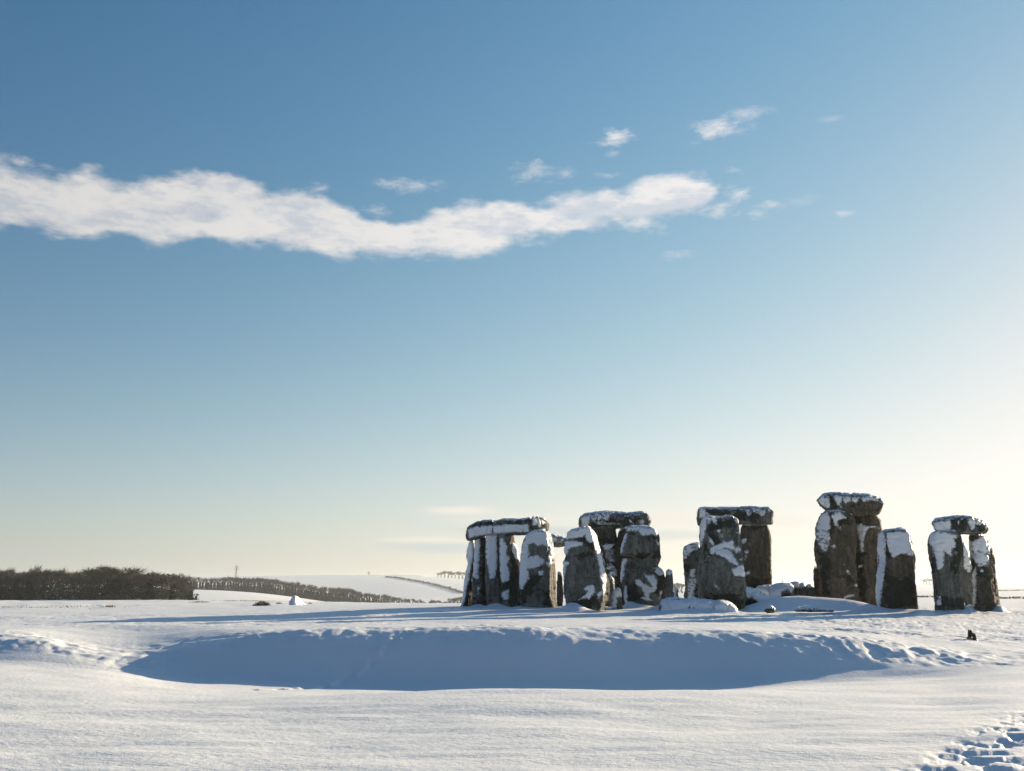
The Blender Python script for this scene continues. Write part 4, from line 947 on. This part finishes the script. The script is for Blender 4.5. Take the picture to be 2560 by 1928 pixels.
# ------------------------------------------------------------------ trees
def tree_arrays(seed, H=10.0, spread=.42, trunk_to=.25, fine=520, up=.55, twig=.05, ivy=0, brush=0):
    """trunk quads, branch/twig quads and ivy leaf quads of one bare tree standing at the origin"""
    rg = np.random.default_rng(seed)
    segs = []
    def grow(p, d, L, r, lev):
        n = 3 if lev < 2 else 2
        for i in range(n):
            q = p + d * (L / n)
            segs.append((p, q, r * (1 - .3 * i / n), r * (1 - .3 * (i + 1) / n), lev))
            p = q
            d = d + rg.normal(0, .13, 3); d[2] += .05; d /= np.linalg.norm(d)
        if lev >= 3: return
        for b in range([5, 4, 4][lev]):
            a = rg.uniform(0, 2 * math.pi)
            out = np.array([math.cos(a), math.sin(a), rg.uniform(.15, 1.0)])
            nd = d * up + out * (1 - up) * (1.15 if lev == 0 else .9); nd /= np.linalg.norm(nd)
            grow(p - d * rg.uniform(0, .35) * L / n, nd, L * rg.uniform(.55, .8), r * .55, lev + 1)
    grow(np.zeros(3), np.array([0, 0, 1.0]), H * .36, H * .020, 0)
    T, B = [], []
    tips = [s for s in segs if s[4] >= 2]
    for p, q, r0, r1, lev in segs:
        d = q - p; d /= np.linalg.norm(d) + 1e-9
        a = np.cross(d, [.3, .9, .1]); a /= np.linalg.norm(a); b = np.cross(d, a)
        ring = [(math.cos(t), math.sin(t)) for t in (0, 2.09, 4.19)]
        P0 = [p + (a * c + b * s) * r0 for c, s in ring]; P1 = [q + (a * c + b * s) * r1 for c, s in ring]
        for i in range(3):
            (T if lev == 0 else B).append((P0[i], P0[(i + 1) % 3], P1[(i + 1) % 3], P1[i]))
    for k in range(fine):
        s = tips[rg.integers(len(tips))]
        p = s[0] + (s[1] - s[0]) * rg.uniform(0, 1)
        d = (s[1] - s[0]); d = d / (np.linalg.norm(d) + 1e-9) * .7 + rg.normal(0, .55, 3); d[2] += .25; d /= np.linalg.norm(d)
        L = H * rg.uniform(.05, .13)
        w = np.cross(d, rg.normal(0, 1, 3)); w = w / np.linalg.norm(w) * twig * rg.uniform(.5, 1.2)
        B.append((p - w, p + w, p + d * L + w * .3, p + d * L - w * .3))
    top = max(q[2] for f in B for q in f)
    sc = H / top
    V = []
    if ivy:
        for k in range(ivy):
            z = H / sc * rg.uniform(0, .62) ** 1.1
            rr = H * .085 * rg.uniform(.2, 1) * (1.25 - z / (H / sc)); a = rg.uniform(0, 6.28)
            c = np.array([math.cos(a) * rr, math.sin(a) * rr, z]); u = rg.normal(0, 1, 3); u /= np.linalg.norm(u); v = np.cross(u, rg.normal(0, 1, 3)); v /= np.linalg.norm(v)
            s = H * .028
            V.append((c - u * s - v * s, c + u * s - v * s, c + u * s + v * s, c - u * s + v * s))
    if brush:
        for k in range(brush):
            z = H / sc * rg.uniform(0, .42) ** 1.1
            rr = H * .30 * rg.uniform(0, 1) ** .5; a = rg.uniform(0, 6.28)
            c = np.array([math.cos(a) * rr, math.sin(a) * rr, z]); u = rg.normal(0, 1, 3); u /= np.linalg.norm(u); v = np.cross(u, rg.normal(0, 1, 3)); v /= np.linalg.norm(v)
            s = H * .020
            V.append((c - u * s - v * s, c + u * s - v * s, c + u * s + v * s, c - u * s + v * s))
    f = lambda L: (np.array(L) * sc).reshape(-1, 4, 3) if L else np.zeros((0, 4, 3))
    return f(T), f(B), f(V)

def quads_obj(name, Q, mat, parent=None):
    n = len(Q)
    return grid_mesh(name, Q.reshape(-1, 3), np.arange(n * 4).reshape(n, 4), mat, parent)

def two_mats(ob, Q1, Q2, m2):
    ob.data.materials.append(m2)
    mi = np.concatenate([np.zeros(Q1, np.int32), np.ones(Q2, np.int32)])
    ob.data.polygons.foreach_set('material_index', mi)

PROTO = {}
def proto_tree(kind, seed):
    k = (kind, seed)
    if k in PROTO: return PROTO[k]
    kw = {'wood': dict(fine=1100, twig=.045, brush=90, up=.36), 'dense': dict(fine=1700, twig=.05, ivy=240, brush=60, up=.34), 'line': dict(fine=900, twig=.055, up=.58, ivy=200, brush=170), 'far': dict(fine=800, twig=.16, up=.5, ivy=60),
          'ivied': dict(fine=300, twig=.05, up=.5, ivy=420, brush=60), 'broad': dict(fine=800, twig=.045, up=.30)}[kind]
    PROTO[k] = tree_arrays(seed, 10.0, **kw)
    return PROTO[k]

def tree_thing(kind, seed, px, depth, h, label, group=None, cat='tree', name='bare_tree', parts=True, z=None, wide=1.0):
    x = (px - 1280) / FH * depth
    z = float(ground_z(np.array([x]), np.array([depth]), False)[0]) if z is None else z
    T, B, V = proto_tree(kind, seed)
    key = (kind, seed, 'me')
    if key not in PROTO:
        a = quads_obj('trunk', T, M_BARK)
        crown = np.concatenate([B, V]); b = quads_obj('crown', crown, M_TWIG); two_mats(b, len(B), len(V), M_IVY)
        PROTO[key] = (a.data, b.data)
        bpy.data.objects.remove(a); bpy.data.objects.remove(b)
    root = bpy.data.objects.new(name, None); COL.objects.link(root)
    root.location = (x, depth, z - .2)
    root.rotation_euler = (0, 0, (seed * 1.7 + px) % 6.28)
    root.scale = (h / 10 * wide, h / 10 * wide, h / 10)
    for nm, me in zip(('trunk', 'crown'), PROTO[key]):
        o = bpy.data.objects.new(nm, me); COL.objects.link(o); o.parent = root
    return tag(root, label, cat, group)

def find_depth(px, py, d0, d1, n=600):
    """where on the terrain, between two depths, the given pixel lands"""
    d = np.geomspace(d0, d1, n)
    x = (px - 1280) / FH * d
    z = ground_z(x, d, False)
    pr = HZ - (z - EYE) / d * FH
    i = int(np.argmin(np.abs(pr - py)))
    return float(d[i]), float(x[i]), float(z[i])

rg = np.random.default_rng(5)
# the wood at the left: one mass of bare trees and undergrowth
wood_top = [(-330, 1424), (-150, 1418), (0, 1422), (60, 1425), (150, 1424), (210, 1426), (235, 1419), (260, 1418), (300, 1420), (318, 1431), (345, 1435), (358, 1430), (400, 1432), (425, 1438), (450, 1438), (464, 1450), (478, 1468), (494, 1488)]
Wb, Wl = [], []
ux = np.concatenate([rg.uniform(-330, 466, 150), np.array([464, 470, 460, 475])])
for i, u in enumerate(ux):
    d = rg.uniform(325, 400) if u < 440 else rg.uniform(325, 345)
    base = float(ground_z(np.array([(u - 1280) / FH * d]), np.array([d]), False)[0])
    top = py2z(np.interp(u, *zip(*wood_top)) + rg.uniform(-3, 13) * rg.uniform(.3, 1) + 3.5 * math.sin(u * .085) + 2.5 * math.sin(u * .19 + 1), d)
    h = max(3.0, top - base)
    T, B, V = proto_tree('wood', 100 + i % 7)
    a = rg.uniform(0, 6.28); s = h / 10; w = s * rg.uniform(.9, 1.25)
    Rz = np.array([[math.cos(a) * w, -math.sin(a) * w, 0], [math.sin(a) * w, math.cos(a) * w, 0], [0, 0, s]])
    off = np.array([(u - 1280) / FH * d, d, base - .2])
    Wb.append(np.concatenate([T, B]) @ Rz.T + off); Wl.append(V @ Rz.T + off)
# undergrowth: dense low thicket leaves and stems through the depth of the wood
for i in range(26000):
    u = rg.uniform(-330, 480); d = rg.uniform(323, 372)
    x = (u - 1280) / FH * d
    z = rg.uniform(0, 1) ** 1.1 * np.interp(u, [-330, 440, 480, 492], [9.0, 8.5, 5, 1.5]) - 1.5
    c = np.array([x, d, z]); a_ = rg.normal(0, 1, 3); a_ /= np.linalg.norm(a_); b_ = np.cross(a_, rg.normal(0, 1, 3)); b_ /= np.linalg.norm(b_)
    s = rg.uniform(.13, .30)
    q = np.array([[c - a_ * s - b_ * s, c + a_ * s - b_ * s * .4, c + a_ * s + b_ * s, c - a_ * s + b_ * s * .4]])
    (Wl if rg.random() < .6 - .07 * z else Wb).append(q)
Wb = np.concatenate(Wb); Wl = np.concatenate(Wl)
wd = quads_obj('woodland', np.concatenate([Wb, Wl]), M_TWIG)
two_mats(wd, len(Wb), len(Wl), M_IVY)
tag(wd, 'dense brown winter wood at the left edge of the plain', 'wood', kind='stuff')
for (kind, sd, u, top, lab, wide) in [
        ('ivied', 201, 38, 1415, 'small dark evergreen top poking above the left part of the wood', .8),
        ('ivied', 202, 72, 1420, 'low dark evergreen crown beside the fan shaped bare tree', 1.0),
        ('broad', 203, 94, 1406, 'fan shaped bare tree rising highest over the left part of the wood', .8),
        ('wood', 204, 129, 1416, 'narrow bare treetop between the fan shaped tree and the next one right', .7),
        ('broad', 205, 151, 1414, 'small bare treetop above the middle of the wood, left of the big crown', .7),
        ('wood', 206, 247, 1407, 'thin spindly treetop at the left shoulder of the big dark crown', .5),
        ('dense', 207, 281, 1410, 'big rounded dark crown, the widest tree of the wood', 2.0),
        ('dense', 208, 372, 1423, 'rounded bushy crown near the right end of the wood', 1.6),
        ('ivied', 209, 432, 1433, 'dark ivy covered tree beside the last tree of the wood', 1.0),
        ('broad', 210, 454, 1427, 'last tall bare tree at the right end of the wood', 1.35)]:
    d = 322
    base = float(ground_z(np.array([(u - 1280) / FH * d]), np.array([d]), False)[0])
    tree_thing(kind, sd, u, d, py2z(top, d) - base, lab, wide=wide, z=base)
for (u, lab, h) in [(478, 'snow dusted bush at the right foot of the wood', 5.0), (491, 'small outlying bush just right of the wood', 2.4)]:
    tree_thing('ivied', 211, u, 320, h, lab, cat='bush', name='bush', wide=1.6)

# the line of trees running down the slope behind
line_top = [(478, 1440), (500, 1441), (528, 1443), (548, 1441), (574, 1440), (600, 1441), (625, 1440), (650, 1443), (668, 1444), (690, 1446), (710, 1450), (735, 1452), (755, 1458), (780, 1461), (800, 1463), (830, 1465), (850, 1467), (880, 1471), (905, 1481), (920, 1478), (950, 1482), (965, 1485), (985, 1488), (1000, 1491), (1018, 1495), (1040, 1495), (1060, 1501), (1068, 1505)]
lab_line = 'bare tree in the long line running down the slope behind the plain'
u = 477.0; i = 0
while u < 1066:
    d = 940 + rg.uniform(-14, 14)
    top = py2z(np.interp(u, *zip(*line_top)) + rg.uniform(-1.5, 3.5), d)
    x = (u - 1280) / FH * d
    base = float(ground_z(np.array([x]), np.array([d]), False)[0])
    h = min(max(top - base, 6), 19)
    tree_thing('line' if (u > 560 and rg.random() < .72) else 'ivied', 300 + i % 9, u, d, h, lab_line, 'trees in the line behind the plain', z=top - h + .2, wide=rg.uniform(.85, 1.15))
    i += 1
    u += rg.uniform(5.0, 8.6) if u < 640 else rg.uniform(4.2, 7.2)
for k_, (u, top) in enumerate([(1081, 1500), (1088, 1496), (1095, 1498), (1112, 1501), (1120, 1498), (1128, 1493), (1136, 1491), (1145, 1493), (1152, 1490), (1160, 1489)]):
    d = 930; t = py2z(top, d); tree_thing('line', 300 + k_ % 9, u, d, 9, 'bushy tree in the low clump left of the leftmost upright stone', 'trees in the low clump beside the stones', z=t - 9, wide=1.3)
for k_, (u, top) in enumerate([(1094, 1432), (1102, 1430), (1111, 1427), (1120, 1428), (1129, 1430), (1138, 1430), (1147, 1428), (1156, 1430), (1164, 1431)]):
    d, x, z = 2190, 0, 0
    base = float(ground_z(np.array([(u - 1280) / FH * d]), np.array([d]), False)[0])
    tree_thing('far', 320 + k_ % 4, u, d, py2z(top, d) - base, 'tree of the far clump on the ridge left of the long lintel', 'trees of the clump on the ridge', wide=1.3)
for k_, (u, top) in enumerate([(1688, 1458), (1696, 1455), (1704, 1457), (1680, 1460)]):
    d = 1280; t = py2z(top, d); tree_thing('far', 320 + k_ % 4, u, d, 13, 'far hazy tree seen in the gap left of the frost crowned upright', 'far trees seen between the stones', z=t - 13, wide=1.4)
for k_, (u, top) in enumerate([(2311, 1450), (2318, 1446), (2326, 1446), (2334, 1447)]):
    d = 3250; base = float(ground_z(np.array([(u - 1280) / FH * d]), np.array([d]), False)[0])
    tree_thing('far', 320 + k_ % 4, u, d, max(8, py2z(top, d) - base), 'pale blue tree of the distant clump left of the rightmost pair of stones', 'distant clump at the right', wide=1.5)
tree_thing('far', 321, 2555, 3200, 7, 'tiny distant tree on the horizon at the right edge of the picture', wide=1.8)

# hedgerows over the far hill
def hedge(name, pts, w, h, n, label, d0=1000, d1=2240, mat=None, cat='hedge'):
    W = []
    P3 = [find_depth(px, py, d0, d1) for px, py in pts]
    P3 = [np.array([x, d, z]) for d, x, z in P3]
    L = [np.linalg.norm(b - a) for a, b in zip(P3[:-1], P3[1:])]
    for a, b, l in zip(P3[:-1], P3[1:], L):
        for k in range(max(3, int(n * l / sum(L)))):
            t = rg.uniform(0, 1); c = a * (1 - t) + b * t
            c = np.array([c[0] + rg.normal(0, w), c[1] + rg.normal(0, w), 0])
            c[2] = float(ground_z(np.array([c[0]]), np.array([c[1]]), False)[0]) + rg.uniform(0, h)
            a_ = rg.normal(0, 1, 3); a_ /= np.linalg.norm(a_); b_ = np.cross(a_, rg.normal(0, 1, 3)); b_ /= np.linalg.norm(b_)
            s = h * rg.uniform(.15, .4)
            W.append([c - a_ * s - b_ * s, c + a_ * s - b_ * s, c + a_ * s + b_ * s, c - a_ * s + b_ * s])
    return tag(quads_obj(name, np.array(W), mat or M_TWIGFAR), label, cat)
hedge('hedgerow', [(962, 1444.0), (985, 1445.5), (1025, 1452), (1065, 1459), (1095, 1466), (1125, 1474), (1158, 1484)], 1.5, 2.6, 1500, 'dark hedge line curving down the snowy hill left of the stones')
hedge('hedgerow', [(892, 1441), (960, 1443), (1010, 1444), (1050, 1445)], 2, 2.2, 800, 'thin dark hedge along the crest of the snowy hill', 2000, 2300)
for k_, (u, v) in enumerate([(1124, 1471), (1139, 1475)]):
    d, x, z = find_depth(u, v + 3, 1000, 2200)
    tree_thing('far', 322, u, d, 5.5 if k_ == 0 else 4.5, ['round bush standing on the curving hill hedge', 'smaller bush lower down the curving hill hedge'][k_], cat='bush', name='bush', z=z, wide=1.5)
hedge('hedgerow', [(2285, 1493), (2340, 1493.5), (2400, 1495), (2480, 1496.5), (2560, 1497), (2700, 1497)], 1.2, .55, 1400, 'low dark boundary line across the snow behind the rightmost stones', 110, 600)
hedge('hedgerow', [(2480, 1478), (2560, 1477), (2700, 1476)], 2, 1.6, 500, 'faint far field boundary at the right horizon', 600, 1900)

# ------------------------------------------------------------------ dead grass on the plain
def tuft(px, py, w, h, n, label, d0=60, d1=320):
    d, x, z = find_depth(px, py, d0, d1)
    W = []
    for k in range(n):
        c = np.array([x + rg.normal(0, w * .5), d + rg.normal(0, w * .5), 0]); c[2] = float(ground_z(np.array([c[0]]), np.array([c[1]]), False)[0]) - .03
        hh = h * rg.uniform(.4, 1) * math.exp(-((c[0] - x) / w) ** 2)
        ln = rg.normal(0, .35, 2) * hh; a = rg.uniform(0, 3.14); ww = rg.uniform(.012, .03) * (1 + d / 120)
        wv = np.array([math.cos(a) * ww, math.sin(a) * ww, 0]); tp = c + np.array([ln[0], ln[1], hh])
        W.append([c - wv, c + wv, tp + wv * .2, tp - wv * .2])
    return tag(quads_obj('grass_tussock', np.array(W), M_GRASS), label, 'grass tussock')
tuft(655, 1513, .65, .48, 420, 'large dead grass tussock left of the lone boulder')
tuft(668, 1512, .35, .38, 140, 'dead grass tussock touching the right side of the large tussock')
tuft(699, 1511, .4, .3, 140, 'small brown tussock between the large tussock and the lone boulder')
tuft(720, 1510, .5, .4, 160, 'brown tussock close against the left side of the lone boulder')
tuft(777, 1510, .35, .25, 100, 'tiny brown tussock just right of the lone boulder')
tuft(797, 1510, .4, .22, 110, 'thin grass patch farthest right of the lone boulder')
tuft(277, 1519, .5, .32, 130, 'dead grass tussock in front of the wood')
tuft(500, 1506, 1.6, .3, 200, 'thin grass fringe right of the wood', 100, 320)
tuft(640, 1503.5, 9, .28, 900, 'long brown strip of grass tips beyond the large tussock', 110, 330)
tuft(120, 1517, 9, .16, 380, 'scattered grass tips in the snow before the wood', 80, 200)
tuft(10, 1521, 4, .18, 160, 'scattered grass tips at the far left edge of the plain', 80, 200)

# ------------------------------------------------------------------ pylons
def bar(V, Fc, p, q, r):
    p = np.array(p, float); q = np.array(q, float); d = q - p; d /= np.linalg.norm(d)
    a = np.cross(d, [.31, .2, .93]); a /= np.linalg.norm(a); b = np.cross(d, a); i = len(V)
    for c in (p, q):
        for s, t in ((1, 1), (-1, 1), (-1, -1), (1, -1)): V.append(c + a * r * s + b * r * t)
    Fc += [(i, i + 1, i + 5, i + 4), (i + 1, i + 2, i + 6, i + 5), (i + 2, i + 3, i + 7, i + 6), (i + 3, i, i + 4, i + 7), (i + 3, i + 2, i + 1, i), (i + 4, i + 5, i + 6, i + 7)]
def pylon(px, top, depth, label):
    x = (px - 1280) / FH * depth; z0 = float(ground_z(np.array([x]), np.array([depth]), False)[0]); H = py2z(top, depth) - z0
    root = bpy.data.objects.new('pylon', None); COL.objects.link(root); root.location = (x, depth, z0); root.rotation_euler = (0, 0, .5)
    V, Fc = [], []; w0 = H * .10; r = .16 * depth / 1800 * 1.2
    lv = [0, .2, .38, .54, .68, .8, .9, 1.0]
    wv = [w0 * (1 - .82 * min(1, t / .7)) for t in lv]
    for s in ((1, 1), (-1, 1), (-1, -1), (1, -1)):
        for a, b, wa, wb in zip(lv[:-1], lv[1:], wv[:-1], wv[1:]): bar(V, Fc, (s[0] * wa, s[1] * wa, a * H), (s[0] * wb, s[1] * wb, b * H), r)
    for a, b, wa, wb in zip(lv[:-1], lv[1:], wv[:-1], wv[1:]):
        for s, t in (((1, 1), (-1, 1)), ((-1, 1), (-1, -1)), ((-1, -1), (1, -1)), ((1, -1), (1, 1))):
            bar(V, Fc, (s[0] * wa, s[1] * wa, a * H), (t[0] * wb, t[1] * wb, b * H), r * .6)
    mesh_obj('lattice_tower', V, Fc, M_STEEL, root, smooth=False)
    for hh, ww in ((.72, .17), (.84, .20), (.95, .14)):
        V, Fc = [], []
        bar(V, Fc, (-ww * H, 0, hh * H), (ww * H, 0, hh * H), r); bar(V, Fc, (-ww * H, 0, hh * H), (0, 0, (hh + .05) * H), r * .7); bar(V, Fc, (ww * H, 0, hh * H), (0, 0, (hh + .05) * H), r * .7)
        mesh_obj('cross_arm', V, Fc, M_STEEL, root, smooth=False)
    return tag(root, label, 'pylon')
pylon(588, 1415, 1750, 'grey lattice pylon rising behind the left part of the tree line')
pylon(921, 1430, 2900, 'faint pylon on the crest of the snowy hill')
pylon(1957, 1449, 2900, 'faint pylon above the sunlit brown fallen stone')

# ------------------------------------------------------------------ stumps and bird
def stump(px, py, wpx, hpx, seed, label, tilt=0.0):
    d, x, z = find_depth(px, py, 22, 40)
    w = wpx / FH * d; h = hpx / FH * d
    rgs = np.random.default_rng(seed); V, Fc = [], []
    n, m = 10, 7
    for j in range(m):
        t = j / (m - 1)
        for i in range(n):
            a = 2 * math.pi * i / n; c, s_ = math.cos(a), math.sin(a); k = (abs(c) ** 4 + abs(s_) ** 4) ** -.25
            r = w / 2 * k * (1 + .12 * rgs.normal()) * (1.1 - .15 * t)
            V.append((r * c + tilt * t * h, r * s_, -.15 + (h + .15) * t + (.02 * rgs.normal() if j == m - 1 else 0)))
    for j in range(m - 1):
        for i in range(n): Fc.append((j * n + i, j * n + (i + 1) % n, (j + 1) * n + (i + 1) % n, (j + 1) * n + i))
    Fc.append(tuple(range((m - 1) * n, m * n)))
    ob = mesh_obj('post_stump', V, Fc, M_WOOD, smooth=False); ob.location = (x, d, z)
    tag(ob, label, 'stump')
    V, Fc = [], []                      # collar of blown snow round its foot
    for j in range(6):
        t = j / 5
        for i in range(14):
            a = 2 * math.pi * i / 14; r = w * (.62 + .5 * (1 - t) * (1 + .15 * math.sin(3 * a + seed)))
            V.append((r * math.cos(a), r * math.sin(a), -.05 + h * .42 * t * (1 + .25 * math.sin(a * 2 + seed))))
    for j in range(5):
        for i in range(14): Fc.append((j * 14 + i, j * 14 + (i + 1) % 14, (j + 1) * 14 + (i + 1) % 14, (j + 1) * 14 + i))
    Fc.append(tuple(range(70, 84)))
    mesh_obj('snow_collar', V, Fc, M_CRUST, ob)
    return ob
stump(2413, 1596, 9, 24, 3, 'taller of two dark post stumps in the snow below the rightmost stones', .1)
stump(2426, 1598, 8, 17, 8, 'shorter of two dark post stumps, just right of the taller one', -.1)

def bird(px, py, depth):
    p = P(np.array(px), np.array(py), depth)
    V, Fc = [], []; sec = [(-.13, .004, .010, .02), (-.08, .018, .014, .03), (-.03, .035, .035, .045), (.02, .040, .042, .06), (.055, .030, .03, .085), (.075, .022, .022, .115), (.10, .022, .024, .125), (.125, .012, .012, .120), (.155, .003, .003, .112)]
    n = 10
    for (xx, w, h, zz) in sec:
        for i in range(n):
            a = 2 * math.pi * i / n; V.append((xx, w * math.cos(a), zz + h * math.sin(a)))
    for j in range(len(sec) - 1):
        for i in range(n): Fc.append((j * n + i, j * n + (i + 1) % n, (j + 1) * n + (i + 1) % n, (j + 1) * n + i))
    Fc += [tuple(range(n - 1, -1, -1)), tuple(range((len(sec) - 1) * n, len(sec) * n))]
    ob = mesh_obj('bird', V, Fc, M_BIRD); ob.location = p; ob.rotation_euler = (0, -.5, 2.6)
    for s in (1, -1):
        V, Fc = [], []; bar(V, Fc, (.0, .015 * s, .03), (.0, .015 * s, -.06), .004); mesh_obj('leg', V, Fc, M_BIRD, ob, smooth=False)
    return tag(ob, 'small black bird perched on top of the frost crowned upright', 'bird')
bird(1660 + 388 / 5.374, 1240 + 672 / 5.374, 53.6)

# ------------------------------------------------------------------ the air
def haze_box(x0, x1, y0, y1, z0, z1, dens):
    V = [(x, y, z) for x in (x0, x1) for y in (y0, y1) for z in (z0, z1)]
    Fc = [(0, 1, 3, 2), (4, 6, 7, 5), (0, 4, 5, 1), (2, 3, 7, 6), (0, 2, 6, 4), (1, 5, 7, 3)]
    m = bpy.data.materials.new('thin_winter_haze'); m.use_nodes = True
    nt = m.node_tree; nt.nodes.remove(nt.nodes['Principled BSDF'])
    v = nt.nodes.new('ShaderNodeVolumePrincipled')
    v.inputs['Color'].default_value = (.80, .90, 1.0, 1)
    v.inputs['Density'].default_value = dens
    v.inputs['Anisotropy'].default_value = 0.25
    nt.links.new(v.outputs[0], nt.nodes['Material Output'].inputs['Volume'])
    ob = mesh_obj('haze', V, Fc, m, smooth=False)
    return tag(ob, 'thin pale winter haze over the plain', kind='stuff')
haze_box(-15000, 15000, -15000, 15000, -60, 75, HAZE)
